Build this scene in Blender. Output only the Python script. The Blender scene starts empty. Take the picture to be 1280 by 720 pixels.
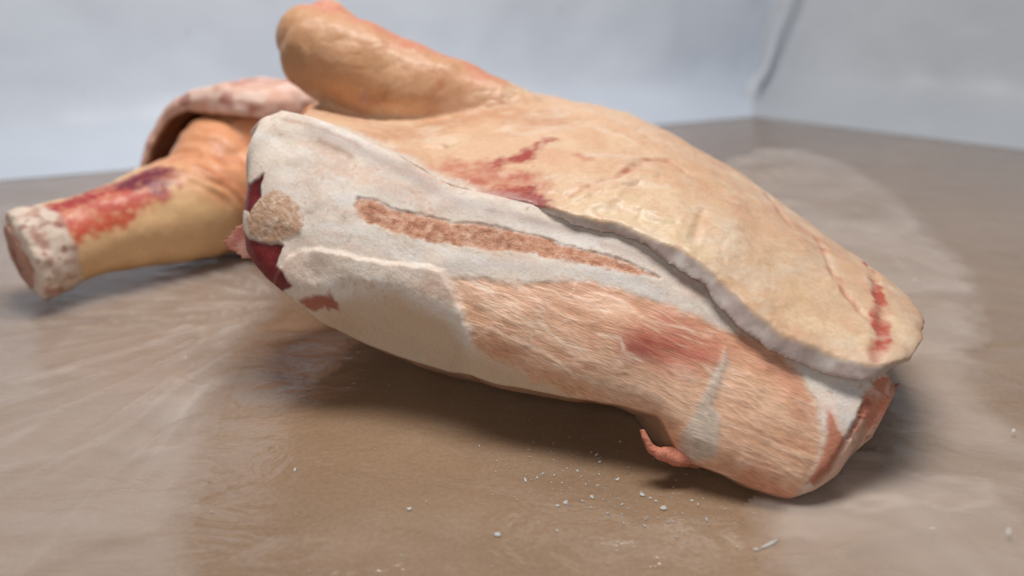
import bpy, bmesh, math, random
import numpy as np
from mathutils import Vector

# ------------------------------------------------------------------ camera, world, lamps, exposure
scene = bpy.context.scene
C = scene.collection
CAM_H, PITCH, LENS = 0.345, 22.0, 27.03
cam_data = bpy.data.cameras.new('camera')
cam_data.lens = LENS
cam_data.sensor_width = 36.0
cam_data.clip_start = 0.01
cam_data.clip_end = 50.0
cam_data.dof.use_dof = True
cam_data.dof.focus_distance = 0.595
cam_data.dof.aperture_fstop = 2.5
camera = bpy.data.objects.new('camera', cam_data)
camera.location = (0, 0, CAM_H)
camera.rotation_euler = (math.radians(90 - PITCH), 0, 0)
C.objects.link(camera)
scene.camera = camera

world = bpy.data.worlds.new('World')
scene.world = world
world.use_nodes = True
bg = world.node_tree.nodes['Background']
bg.inputs['Color'].default_value = (0.86, 0.92, 1.0, 1)
bg.inputs['Strength'].default_value = WORLD_STRENGTH = 0.07

def area_lamp(name, loc, target, size, size_y, power, color):
    d = bpy.data.lights.new(name, 'AREA')
    d.shape = 'RECTANGLE'
    d.size, d.size_y = size, size_y
    d.energy = power
    d.color = color
    o = bpy.data.objects.new(name, d)
    o.location = loc
    o.rotation_euler = (Vector(target) - Vector(loc)).to_track_quat('-Z', 'Y').to_euler()
    C.objects.link(o)
    return o
area_lamp('ceiling_tube_lamp', (0.0, 0.88, 1.75), (0.04, 0.66, 0), 1.0, 0.45, 32, (1.0, 0.965, 0.925))
area_lamp('front_fill_lamp', (-0.7, -1.7, 1.25), (0.05, 0.8, 0.1), 1.6, 1.0, 15, (1.0, 0.97, 0.94))  # low front fill, added to brighten the front faces of the meat

scene.view_settings.view_transform = 'Standard'
scene.view_settings.look = 'None'
scene.view_settings.exposure = 0.0
scene.view_settings.gamma = 1.0
scene.view_settings.use_curve_mapping = False
scene.render.engine = 'CYCLES'
scene.cycles.use_denoising = True
scene.cycles.max_bounces = 8
scene.cycles.transparent_max_bounces = 12
scene.render.filter_size = 3.0

# ------------------------------------------------------------------ measured data (metres, world space)
FACE_O = [-0.00668, 0.52418, 0.07009]
FACE_A = [0.891585, -0.391133, -0.228236]
FACE_B = [0.428216, 0.5642, 0.705911]
FACE_N = [-0.147334, -0.727113, 0.670521]
RIDGE = [[-0.3084, 0.1053], [-0.3037, 0.091], [-0.2961, 0.0737], [-0.2868, 0.0539], [-0.2775, 0.0356], [-0.2663, 0.0184], [-0.2555, 0.0073], [-0.2412, -0.0014], [-0.2212, -0.0075], [-0.1893, -0.0122], [-0.1624, -0.0072], [-0.1388, 0.0132], [-0.0964, 0.0202], [-0.059, 0.0197], [-0.0292, 0.0066], [0.0109, 0.0071], [0.0437, 0.0091], [0.0809, 0.0134], [0.1174, 0.0164], [0.1398, 0.0061], [0.1541, 0.0], [0.172, -0.0005], [0.1951, -0.0008], [0.2194, 0.002], [0.2355, 0.0118], [0.2471, 0.0266], [0.2556, 0.0519], [0.2608, 0.0799], [0.2629, 0.1045]]
CORE_TOP = [[-0.3165, 0.1091], [-0.3157, 0.1193], [-0.3125, 0.1288], [-0.3038, 0.1385], [-0.2693, 0.1419], [-0.234, 0.1422], [-0.1699, 0.1346], [-0.113, 0.1268], [-0.0582, 0.1333], [-0.0025, 0.1409], [0.0537, 0.1415], [0.1024, 0.1373], [0.1479, 0.1187], [0.1888, 0.107], [0.2252, 0.1039], [0.2559, 0.112], [0.269, 0.1083]]
CORE_BOTTOM = [[-0.3165, 0.1051], [-0.3076, 0.096], [-0.3068, 0.0841], [-0.306, 0.0695], [-0.3052, 0.0548], [-0.3044, 0.0401], [-0.3036, 0.0281], [-0.2443, -0.0032], [-0.2258, -0.0109], [-0.1891, -0.0197], [-0.168, -0.0244], [-0.1401, -0.0223], [-0.1028, -0.0198], [-0.0545, -0.0154], [-0.0062, -0.0117], [0.0467, -0.0014], [0.0951, 0.0097], [0.1221, 0.0126], [0.1413, -0.0034], [0.1538, -0.009], [0.176, -0.0079], [0.1995, -0.0081], [0.2248, -0.0049], [0.239, 0.0089], [0.2515, 0.0277], [0.2674, 0.0668], [0.2682, 0.0874], [0.269, 0.1043]]
LEAN = [[-0.0675, 0.0473], [-0.0468, 0.0556], [-0.0145, 0.0624], [0.0127, 0.0784], [0.0361, 0.087], [0.068, 0.0903], [0.1055, 0.0936], [0.1379, 0.0915], [0.1678, 0.0945], [0.1908, 0.0884], [0.2078, 0.0753], [0.2211, 0.0603], [0.2309, 0.0429], [0.2337, 0.0283], [0.2302, 0.0083], [0.2263, -0.0068], [0.202, -0.0122], [0.1729, -0.0132], [0.148, -0.0116], [0.1375, -0.0043], [0.1271, 0.0055], [0.1205, 0.0094], [0.0961, 0.0071], [0.0751, 0.0027], [0.0462, 0.0004], [0.0123, 0.0009], [-0.0143, 0.0015], [-0.0309, 0.0064], [-0.0427, 0.0201], [-0.056, 0.0356]]
STRIP = [[-0.1785, 0.0724], [-0.1781, 0.0796], [-0.1666, 0.0845], [-0.1387, 0.0853], [-0.0961, 0.0923], [-0.0566, 0.1026], [-0.0158, 0.1087], [0.0251, 0.1117], [0.0581, 0.1142], [0.0818, 0.1114], [0.0618, 0.1054], [0.0242, 0.0982], [-0.0212, 0.0905], [-0.0591, 0.0796], [-0.0985, 0.0695], [-0.1418, 0.0638], [-0.1682, 0.0648]]
TENDON = [[0.1477, 0.0775], [0.1526, 0.0687], [0.1536, 0.0363], [0.1667, 0.0174], [0.1683, 0.0014], [0.1579, -0.0075], [0.143, -0.0059], [0.1398, 0.0036], [0.1439, 0.0228], [0.1459, 0.0489]]
KNOB = [[-0.2525, 0.06], [-0.2384, 0.0606], [-0.2202, 0.0519], [-0.2083, 0.042], [-0.207, 0.033], [-0.2221, 0.0202], [-0.2402, 0.0143], [-0.2568, 0.0164], [-0.263, 0.0297], [-0.2627, 0.047]]
GASH = [[-0.2645, 0.0173], [-0.253, 0.0131], [-0.2345, 0.0149], [-0.2182, 0.0194], [-0.2188, 0.0086], [-0.2166, -0.0016], [-0.2035, -0.004], [-0.1935, -0.0103], [-0.2036, -0.0174], [-0.2229, -0.0196], [-0.2386, -0.0134], [-0.2543, -0.0031], [-0.3533, 0.0294]]
SLOT = [[-0.2706, 0.0707], [-0.2617, 0.0498], [-0.2622, 0.0314], [-0.35, 0.0473], [-0.3455, 0.062], [-0.2788, 0.0579]]
PATCH = [[-0.1886, -0.0167], [-0.1719, -0.0098], [-0.1572, -0.0032], [-0.1547, -0.0102], [-0.1708, -0.0175], [-0.1832, -0.0187]]
RIGHT_EDGE = [[0.2464, 0.0841], [0.2543, 0.1022], [0.2672, 0.1158], [0.2725, 0.0927], [0.2703, 0.0785], [0.253, 0.0489], [0.2467, 0.0506], [0.248, 0.0666]]
RIGHT_BAND = [[0.2263, 0.0659], [0.2382, 0.0556], [0.2457, 0.0501], [0.2428, 0.031], [0.2371, 0.0109], [0.2308, 0.0076], [0.2344, 0.0297], [0.232, 0.0465]]
RIGHT_RIM = [[0.2466, 0.0476], [0.2528, 0.058], [0.27, 0.0819], [0.2734, 0.0702], [0.2729, 0.0448], [0.2423, 0.0069], [0.2289, -0.0056], [0.2362, 0.0099], [0.2432, 0.0301]]
RIGHT_CREASE = [[0.2515, 0.0811], [0.2482, 0.0604], [0.2463, 0.0486], [0.2419, 0.0288], [0.2367, 0.0112]]
RIGHT_SEAM = [[0.2255, 0.0688], [0.2369, 0.0562], [0.2459, 0.0496]]
RIB_FAT = [[-0.2063, 0.0103], [-0.1976, 0.0212], [-0.1625, 0.0305], [-0.1273, 0.0374], [-0.0944, 0.0475], [-0.0789, 0.0493], [-0.0638, 0.0395], [-0.0479, 0.0249], [-0.0284, 0.0012], [-0.0167, -0.0362], [-0.1025, -0.0378], [-0.1571, -0.0389], [-0.1914, -0.031], [-0.2093, -0.0249], [-0.2176, -0.0192]]
LEAN_STAINS = [[[[0.0882, 0.057], [0.1087, 0.0611], [0.1317, 0.0658]], [0.012, 0.018, 0.012], [176, 72, 52], 0.8, 0.014], [[[0.0985, 0.0788], [0.1374, 0.0754]], [0.012, 0.01], [190, 95, 70], 0.55, 0.014], [[[0.0856, 0.0479], [0.0935, 0.0519]], [0.006, 0.006], [150, 40, 30], 0.7, 0.008], [[[0.1584, 0.0855], [0.1947, 0.0747], [0.2159, 0.0515]], [0.006, 0.01, 0.008], [188, 105, 80], 0.6, 0.012], [[[0.197, -0.004], [0.2234, -0.0031]], [0.008, 0.006], [200, 100, 75], 0.7, 0.01], [[[0.1594, -0.0105], [0.1923, -0.0058]], [0.006, 0.006], [195, 120, 90], 0.6, 0.01], [[[-0.0372, 0.0359], [0.0036, 0.0386], [0.0429, 0.0413]], [0.008, 0.012, 0.01], [204, 158, 128], 0.6, 0.015], [[[-0.0251, 0.0101], [0.0112, 0.0058], [0.0574, 0.0067], [0.1069, 0.0118]], [0.003, 0.004, 0.005, 0.005], [196, 138, 100], 0.5, 0.006], [[[0.0787, 0.0186], [0.121, 0.0227], [0.1398, 0.0211]], [0.008, 0.01, 0.008], [222, 186, 160], 0.6, 0.012], [[[0.1801, 0.0232], [0.218, 0.0281]], [0.03, 0.03], [222, 178, 146], 0.5, 0.03], [[[0.1505, 0.0643], [0.1875, 0.0514], [0.2193, 0.0407]], [0.002, 0.003, 0.003], [228, 190, 160], 0.5, 0.004]]
LEAN_STREAKS = [[[[-0.0028, 0.0224], [0.0253, 0.0207], [0.0549, 0.0137]], [0.0012, 0.0012, 0.0012], [236, 205, 180], 0.8, 0.0016], [[[0.0136, 0.0393], [0.037, 0.0321], [0.0529, 0.0335]], [0.0012, 0.0012, 0.0012], [240, 212, 190], 0.85, 0.0016], [[[0.0591, 0.0495], [0.0746, 0.0513], [0.0809, 0.0439], [0.0945, 0.0418]], [0.0012, 0.0012, 0.0012, 0.0012], [238, 208, 185], 0.8, 0.0016], [[[0.0346, 0.0148], [0.0671, 0.0156], [0.1029, 0.0213]], [0.001, 0.001, 0.001], [238, 208, 182], 0.8, 0.0014], [[[-0.0158, 0.0205], [0.0139, 0.016], [0.0414, 0.0144]], [0.001, 0.001, 0.001], [232, 200, 172], 0.7, 0.0014], [[[-0.052, 0.0513], [-0.0325, 0.0483]], [0.001, 0.001], [240, 215, 195], 0.8, 0.0016], [[[-0.0041, 0.0551], [0.0149, 0.0587]], [0.001, 0.001], [236, 205, 180], 0.7, 0.0014], [[[0.007, 0.0685], [0.0247, 0.0672], [0.0576, 0.0682]], [0.0008, 0.0008, 0.0008], [236, 205, 180], 0.7, 0.0014], [[[0.081, 0.0747], [0.1117, 0.0776], [0.1348, 0.0827]], [0.0008, 0.0008, 0.0008], [236, 200, 172], 0.7, 0.0014], [[[0.1637, 0.0283], [0.1959, 0.0272], [0.2228, 0.0303]], [0.001, 0.001, 0.001], [170, 115, 85], 0.6, 0.0016], [[[0.2075, 0.0605], [0.2281, 0.0447], [0.2328, 0.0261]], [0.002, 0.002, 0.002], [226, 190, 165], 0.7, 0.003], [[[-0.0064, 0.0379], [0.0206, 0.0388]], [0.0008, 0.0008], [236, 205, 180], 0.7, 0.0014]]
FAT_STAINS = [[[[-0.2641, 0.1291], [-0.2158, 0.1282], [-0.1572, 0.121], [-0.101, 0.1136], [-0.0497, 0.1176], [0.0053, 0.1242], [0.0609, 0.1239], [0.1165, 0.1162]], [0.004, 0.005, 0.006, 0.006, 0.006, 0.005, 0.004, 0.004], [182, 168, 164], 0.75, 0.006], [[[-0.0711, 0.1155], [-0.0369, 0.1216], [0.0039, 0.1272]], [0.002, 0.002, 0.002], [150, 112, 104], 0.6, 0.005], [[[-0.2906, 0.1294], [-0.2544, 0.1339], [-0.2094, 0.1313]], [0.0012, 0.0012, 0.0012], [168, 130, 112], 0.7, 0.0035], [[[-0.1679, 0.093], [-0.1035, 0.1048], [-0.0458, 0.1102]], [0.003, 0.003, 0.003], [196, 186, 182], 0.5, 0.008], [[[-0.0764, 0.0561], [0.0082, 0.088], [0.0706, 0.0999], [0.135, 0.0998]], [0.006, 0.006, 0.006, 0.006], [196, 190, 186], 0.6, 0.008], [[[-0.205, 0.0049], [-0.1747, 0.0093]], [0.012, 0.012], [226, 200, 182], 0.5, 0.012], [[[-0.2926, 0.098], [-0.2857, 0.112], [-0.2625, 0.1211], [-0.2286, 0.1221]], [0.005, 0.005, 0.005, 0.005], [176, 158, 146], 0.65, 0.009], [[[-0.2455, 0.1216], [-0.2089, 0.118]], [0.002, 0.002], [160, 128, 112], 0.8, 0.004], [[[-0.1032, 0.0039], [-0.0561, -0.0029], [0.0062, -0.0029], [0.0588, 0.0024]], [0.012, 0.012, 0.012, 0.012], [214, 190, 165], 0.6, 0.012], [[[0.1981, 0.0941], [0.2332, 0.093], [0.2356, 0.0606]], [0.008, 0.008, 0.008], [214, 206, 204], 0.8, 0.01]]
RIND_GRID = [[[-0.2053, 0.7497, 0.2203], [-0.1633, 0.7333, 0.2117], [-0.1025, 0.6967, 0.1914], [-0.0528, 0.6607, 0.1752], [0.0, 0.6284, 0.1711], [0.052, 0.6017, 0.1671], [0.1008, 0.5777, 0.1592], [0.1415, 0.5583, 0.1486], [0.1688, 0.5328, 0.1284], [0.197, 0.5084, 0.1082], [0.2336, 0.4902, 0.0965], [0.2662, 0.4835, 0.0949], [0.2899, 0.496, 0.091]], [[-0.2083, 0.7803, 0.2207], [-0.1621, 0.7707, 0.2136], [-0.0971, 0.7467, 0.2008], [-0.0455, 0.7234, 0.1917], [0.0146, 0.6952, 0.1903], [0.0739, 0.6655, 0.1862], [0.1292, 0.6366, 0.1758], [0.175, 0.6096, 0.1593], [0.2078, 0.578, 0.1356], [0.2356, 0.5501, 0.1161], [0.2654, 0.525, 0.1038], [0.2886, 0.5104, 0.0975], [0.3057, 0.5167, 0.0924]], [[-0.2171, 0.8329, 0.214], [-0.1666, 0.833, 0.203], [-0.0944, 0.8311, 0.2016], [-0.0342, 0.8318, 0.2075], [0.0376, 0.8093, 0.207], [0.1083, 0.7735, 0.2012], [0.1713, 0.7332, 0.1803], [0.2214, 0.6934, 0.1554], [0.2568, 0.6533, 0.1318], [0.2874, 0.6194, 0.114], [0.3098, 0.5823, 0.1026], [0.319, 0.5561, 0.0943], [0.3263, 0.5511, 0.0869]], [[-0.2317, 0.9319, 0.1956], [-0.1761, 0.937, 0.1815], [-0.0929, 0.9522, 0.1924], [-0.0198, 0.9723, 0.2155], [0.0629, 0.9486, 0.2102], [0.1482, 0.898, 0.1919], [0.2167, 0.8431, 0.1627], [0.2697, 0.7883, 0.1338], [0.3045, 0.7367, 0.113], [0.3365, 0.6909, 0.0931], [0.3489, 0.6392, 0.0852], [0.3456, 0.5999, 0.0813], [0.343, 0.5829, 0.0793]], [[-0.2217, 0.9869, 0.1456], [-0.1661, 0.992, 0.1315], [-0.0829, 1.0072, 0.1424], [-0.0098, 1.0273, 0.1655], [0.0729, 1.0036, 0.1602], [0.1582, 0.953, 0.1419], [0.2267, 0.8981, 0.1127], [0.2797, 0.8433, 0.0838], [0.3145, 0.7917, 0.063], [0.3465, 0.7377, 0.0506], [0.3589, 0.6777, 0.0502], [0.3556, 0.6302, 0.0538], [0.353, 0.6049, 0.0593]], [[-0.2217, 1.0069, 0.006], [-0.1661, 1.012, 0.006], [-0.0829, 1.0272, 0.006], [-0.0098, 1.0473, 0.006], [0.0729, 1.0236, 0.006], [0.1582, 0.973, 0.006], [0.2267, 0.9181, 0.006], [0.2797, 0.8633, 0.006], [0.3145, 0.8117, -0.007], [0.3465, 0.7547, -0.0089], [0.3589, 0.6917, 0.0012], [0.3556, 0.6412, 0.0153], [0.353, 0.6129, 0.0313]]]
RIND_MARKS = [[[[0.1085, 0.6311, 0.1768], [0.1644, 0.5798, 0.1523], [0.2277, 0.5648, 0.1233], [0.2709, 0.5408, 0.1061]], [0.03, 0.04, 0.04, 0.03], [240, 208, 174], 0.7, 0.035], [[[0.0519, 0.6079, 0.1689], [0.0843, 0.606, 0.1691], [0.12, 0.5843, 0.1604], [0.1499, 0.5659, 0.1497]], [0.012, 0.016, 0.016, 0.012], [240, 214, 176], 0.75, 0.014], [[[0.0444, 0.8594, 0.2114], [0.0877, 0.8557, 0.2083], [0.153, 0.7713, 0.1898], [0.204, 0.7396, 0.168], [0.2746, 0.7028, 0.1302]], [0.008, 0.008, 0.008, 0.008, 0.008], [236, 205, 178], 0.55, 0.014], [[[-0.1226, 0.7373, 0.204], [-0.0681, 0.8287, 0.2039], [-0.0175, 0.8438, 0.2096], [0.0421, 0.8086, 0.2069]], [0.014, 0.024, 0.024, 0.016], [208, 154, 118], 0.9, 0.028], [[[-0.1038, 0.7091, 0.1945], [-0.0579, 0.6834, 0.1818]], [0.012, 0.016], [214, 168, 132], 0.5, 0.02], [[[-0.0584, 0.6934, 0.1848], [-0.035, 0.6748, 0.1802], [-0.0041, 0.6605, 0.1801], [0.0201, 0.6437, 0.1775]], [0.012, 0.016, 0.016, 0.01], [200, 104, 80], 0.7, 0.016], [[[0.0003, 0.6638, 0.1816], [0.017, 0.6704, 0.185]], [0.005, 0.005], [184, 78, 60], 0.6, 0.008], [[[-0.0291, 0.7034, 0.1883], [-0.0179, 0.6776, 0.1831]], [0.004, 0.005], [186, 84, 64], 0.6, 0.008], [[[-0.0462, 0.6699, 0.1779], [-0.0278, 0.6628, 0.1775]], [0.004, 0.004], [180, 80, 62], 0.5, 0.006], [[[-0.0119, 0.6397, 0.173], [0.0072, 0.6364, 0.174], [0.0237, 0.6158, 0.1695]], [0.004, 0.009000000000000001, 0.006], [160, 42, 34], 1.5, 0.008], [[[-0.0239, 0.6424, 0.1723], [-0.0003, 0.6433, 0.1754]], [0.006, 0.006], [184, 78, 58], 1.0, 0.01], [[[-0.0091, 0.6954, 0.1885], [0.0082, 0.7029, 0.1914], [0.0343, 0.7392, 0.1987]], [0.006, 0.007, 0.002], [172, 64, 48], 1.25, 0.008], [[[0.0605, 0.698, 0.1927], [0.0691, 0.6912, 0.1914]], [0.003, 0.004], [192, 100, 76], 0.6, 0.006], [[[0.0452, 0.7209, 0.1962], [0.0604, 0.7293, 0.1981]], [0.004, 0.004], [236, 204, 170], 0.5, 0.005], [[[0.0485, 0.6252, 0.1743], [0.0902, 0.6555, 0.1836], [0.116, 0.6915, 0.1883], [0.145, 0.7097, 0.1855], [0.1616, 0.6934, 0.1787]], [0.001, 0.002, 0.0035, 0.0035, 0.001], [184, 98, 72], 0.75, 0.0035], [[[0.054, 0.6141, 0.171], [0.0808, 0.6305, 0.1773], [0.1101, 0.6493, 0.1808]], [0.0015, 0.0015, 0.001], [196, 150, 104], 0.6, 0.003], [[[0.066, 0.6066, 0.169], [0.0763, 0.6141, 0.1718]], [0.003, 0.002], [200, 190, 170], 0.4, 0.004], [[[-0.084, 0.73, 0.1965], [-0.0606, 0.7327, 0.194], [-0.0387, 0.7658, 0.1991]], [0.001, 0.0012, 0.0008], [168, 112, 82], 0.7, 0.0025], [[[-0.1359, 0.73, 0.2051], [-0.1056, 0.7249, 0.1987]], [0.001, 0.001], [190, 140, 110], 0.5, 0.003], [[[0.3323, 0.6787, 0.097], [0.3044, 0.5999, 0.1062], [0.2921, 0.5517, 0.1034], [0.2757, 0.5174, 0.1007], [0.258, 0.4857, 0.0955]], [0.002, 0.004, 0.007, 0.006500000000000001, 0.0035], [194, 90, 70], 1.3, 0.0035], [[[0.2896, 0.55, 0.1037], [0.2841, 0.5339, 0.1021]], [0.0015, 0.0015], [170, 60, 50], 0.5, 0.002], [[[0.2771, 0.6642, 0.1242], [0.2653, 0.5956, 0.1181], [0.2665, 0.5641, 0.1115], [0.2727, 0.5332, 0.1041]], [0.002, 0.0022, 0.0022, 0.0008], [196, 118, 90], 0.65, 0.0035], [[[0.2559, 0.7614, 0.144], [0.2502, 0.7007, 0.1421], [0.2494, 0.6662, 0.1374]], [0.003, 0.004, 0.002], [204, 130, 102], 0.55, 0.006], [[[0.2069, 0.77, 0.1691], [0.2304, 0.7621, 0.1575]], [0.004, 0.003], [206, 128, 104], 0.5, 0.006], [[[0.1449, 0.7041, 0.1847], [0.1657, 0.6799, 0.1755], [0.1834, 0.6601, 0.1665]], [0.004, 0.006, 0.006], [214, 158, 122], 0.5, 0.008], [[[0.265, 0.6751, 0.1312], [0.2881, 0.6551, 0.1181], [0.312, 0.6558, 0.1073]], [0.004, 0.004, 0.003], [216, 150, 122], 0.5, 0.007], [[[0.1983, 0.6434, 0.1579], [0.2045, 0.6008, 0.1443]], [0.008, 0.008], [224, 182, 148], 0.5, 0.01], [[[0.1804, 0.6122, 0.158], [0.1752, 0.5749, 0.1469]], [0.005, 0.005], [238, 224, 204], 0.5, 0.012], [[[0.1596, 0.6182, 0.1658], [0.1444, 0.5737, 0.1539]], [0.002, 0.002], [206, 150, 116], 0.4, 0.005], [[[0.2017, 0.57, 0.1352], [0.2215, 0.5446, 0.1183]], [0.01, 0.01], [236, 196, 150], 0.5, 0.014], [[[0.3023, 0.554, 0.101], [0.2994, 0.5202, 0.096]], [0.01, 0.01], [244, 216, 180], 0.8, 0.012], [[[0.2138, 0.5195, 0.1096], [0.249, 0.5014, 0.0991]], [0.008, 0.008], [244, 216, 180], 0.7, 0.012], [[[0.0204, 0.8322, 0.2092], [0.0281, 0.8357, 0.2095]], [0.002, 0.0015], [245, 232, 215], 0.8, 0.0025], [[[0.0443, 0.8458, 0.2101], [0.0586, 0.8429, 0.2095]], [0.0015, 0.0015], [245, 230, 212], 0.8, 0.0025], [[[0.0363, 0.7797, 0.2042], [0.0495, 0.7881, 0.2052], [0.07, 0.8045, 0.2063]], [0.0012, 0.0012, 0.0015], [245, 230, 212], 0.7, 0.002], [[[-0.0006, 0.7594, 0.2001], [0.0088, 0.7635, 0.2012]], [0.0015, 0.001], [242, 226, 206], 0.6, 0.0025], [[[0.0712, 0.713, 0.1955]], [0.002], [242, 226, 206], 0.7, 0.0025], [[[0.0867, 0.7752, 0.2036], [0.1167, 0.7439, 0.1967]], [0.002, 0.002], [244, 226, 205], 0.6, 0.004], [[[-0.0648, 0.9356, 0.2062], [-0.039, 0.9535, 0.2141], [0.0004, 0.9347, 0.2185]], [0.0015, 0.002, 0.002], [228, 196, 168], 0.6, 0.005]]
RIND_CREASES = [[[[0.0485, 0.6252, 0.1743], [0.0902, 0.6555, 0.1836], [0.116, 0.6915, 0.1883], [0.145, 0.7097, 0.1855], [0.1623, 0.6903, 0.1781]], 0.0022, 0.006], [[[0.0536, 0.6129, 0.1705], [0.0804, 0.6292, 0.1769], [0.1101, 0.6493, 0.1808]], 0.0022, 0.006], [[[-0.084, 0.73, 0.1965], [-0.0606, 0.7327, 0.194], [-0.0387, 0.7658, 0.1991]], 0.0025, 0.006], [[[-0.1359, 0.73, 0.2051], [-0.107, 0.7297, 0.2]], 0.0015, 0.006], [[[0.3262, 0.6645, 0.1005], [0.3015, 0.59, 0.1063], [0.2882, 0.5422, 0.1027], [0.2586, 0.4863, 0.0956]], 0.0022, 0.008], [[[0.2771, 0.6642, 0.1242], [0.2653, 0.5956, 0.1181], [0.2665, 0.5641, 0.1115], [0.2727, 0.5332, 0.1041]], 0.0018, 0.006], [[[0.066, 0.6066, 0.169], [0.086, 0.6191, 0.1737], [0.1228, 0.5992, 0.1657]], -0.002, 0.01], [[[0.1596, 0.6182, 0.1658], [0.1426, 0.5734, 0.154]], 0.0018, 0.007], [[[0.2559, 0.7614, 0.144], [0.2494, 0.6662, 0.1374]], 0.0015, 0.007]]
RIM_LINE = [[-0.2053, 0.7497, 0.2203], [-0.1636, 0.7343, 0.2119], [-0.1017, 0.6962, 0.1911], [-0.0524, 0.6605, 0.1751], [0.0, 0.6284, 0.1711], [0.0516, 0.6019, 0.1671], [0.1014, 0.5773, 0.159], [0.1418, 0.5582, 0.1485], [0.1688, 0.5328, 0.1284], [0.1968, 0.5086, 0.1083], [0.2342, 0.4901, 0.0964], [0.2664, 0.4835, 0.0949], [0.2899, 0.496, 0.091]]
SHANK_LOBES = [[[-0.2363, 0.9236, 0.2819], [-0.2302, 0.9275, 0.2782], 0.036], [[-0.2154, 0.9025, 0.1763], [-0.1498, 0.9004, 0.1711], 0.034], [[-0.2173, 0.9488, 0.2909], [-0.2023, 0.9446, 0.2805], 0.032]]
SHANK_PATH = [[-0.2284, 0.9241, 0.2696], [-0.1934, 0.9172, 0.2526], [-0.1297, 0.9133, 0.2297], [-0.0656, 0.9134, 0.2032], [0.0095, 0.9058, 0.1578]]
SHANK_RADII = [0.048, 0.053, 0.051, 0.052, 0.066]
SHANK_MARKS = [[[[-0.1452, 0.8799, 0.195], [-0.1865, 0.9006, 0.1822], [-0.2225, 0.8991, 0.1918]], [0.024, 0.024, 0.016], [112, 70, 70], 0.95, 0.022], [[[-0.1844, 0.8655, 0.234], [-0.1238, 0.8643, 0.2152]], [0.014, 0.014], [190, 146, 100], 0.4, 0.022], [[[-0.2208, 0.9265, 0.3264], [-0.1811, 0.924, 0.3095], [-0.1256, 0.9041, 0.2816], [-0.0645, 0.9199, 0.2594], [-0.0135, 0.889, 0.2337]], [0.016, 0.014, 0.012, 0.01, 0.008], [206, 122, 104], 0.75, 0.016], [[[-0.224, 0.9259, 0.3197], [-0.2127, 0.9287, 0.3213]], [0.01, 0.01], [214, 150, 130], 0.6, 0.01], [[[-0.1313, 0.8748, 0.2653], [-0.126, 0.8722, 0.2588]], [0.003, 0.003], [222, 190, 160], 0.6, 0.005], [[[-0.1631, 0.8652, 0.2255], [-0.162, 0.8762, 0.2046]], [0.003, 0.004], [176, 142, 136], 0.6, 0.005], [[[-0.0811, 0.8698, 0.2369], [-0.0768, 0.8696, 0.2335]], [0.003, 0.003], [186, 110, 80], 0.5, 0.004], [[[-0.1054, 0.873, 0.2528], [-0.0708, 0.8769, 0.2438], [-0.0356, 0.8767, 0.2326]], [0.005, 0.005, 0.005], [214, 160, 130], 0.5, 0.01]]
LEG_PATH = [[-0.5346, 0.797, 0.0619], [-0.4945, 0.8372, 0.068], [-0.4499, 0.8824, 0.0731], [-0.4117, 0.9316, 0.0747], [-0.3644, 1.0012, 0.0734], [-0.2976, 1.0756, 0.0709]]
LEG_RADII = [0.052, 0.0475, 0.054, 0.066, 0.07, 0.075]
THIGH_PATH = [[-0.4121, 0.9557, 0.0677], [-0.3906, 1.0034, 0.1056], [-0.3956, 1.0708, 0.1124], [-0.4246, 1.1945, 0.0981]]
THIGH_RADII = [0.055, 0.06, 0.064, 0.066]
ARCH_PATH = [[-0.514, 1.0324, 0.0706], [-0.5074, 1.0469, 0.1064], [-0.4884, 1.0521, 0.1462], [-0.4544, 1.0449, 0.1818], [-0.3933, 1.0184, 0.1962], [-0.3314, 0.9965, 0.1954], [-0.2936, 1.0067, 0.1938], [-0.2441, 1.0396, 0.1952]]
FILL_PATH = [[-0.3861, 1.0506, 0.1156], [-0.3419, 1.0572, 0.132], [-0.2647, 1.0634, 0.1473]]
FILL_RADII = [0.058, 0.062, 0.06]
FOLD_O = [-0.3936, 0.8857, 0.1212]
FOLD_DIR = [0.1768, 0.9182, 0.3543]
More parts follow.
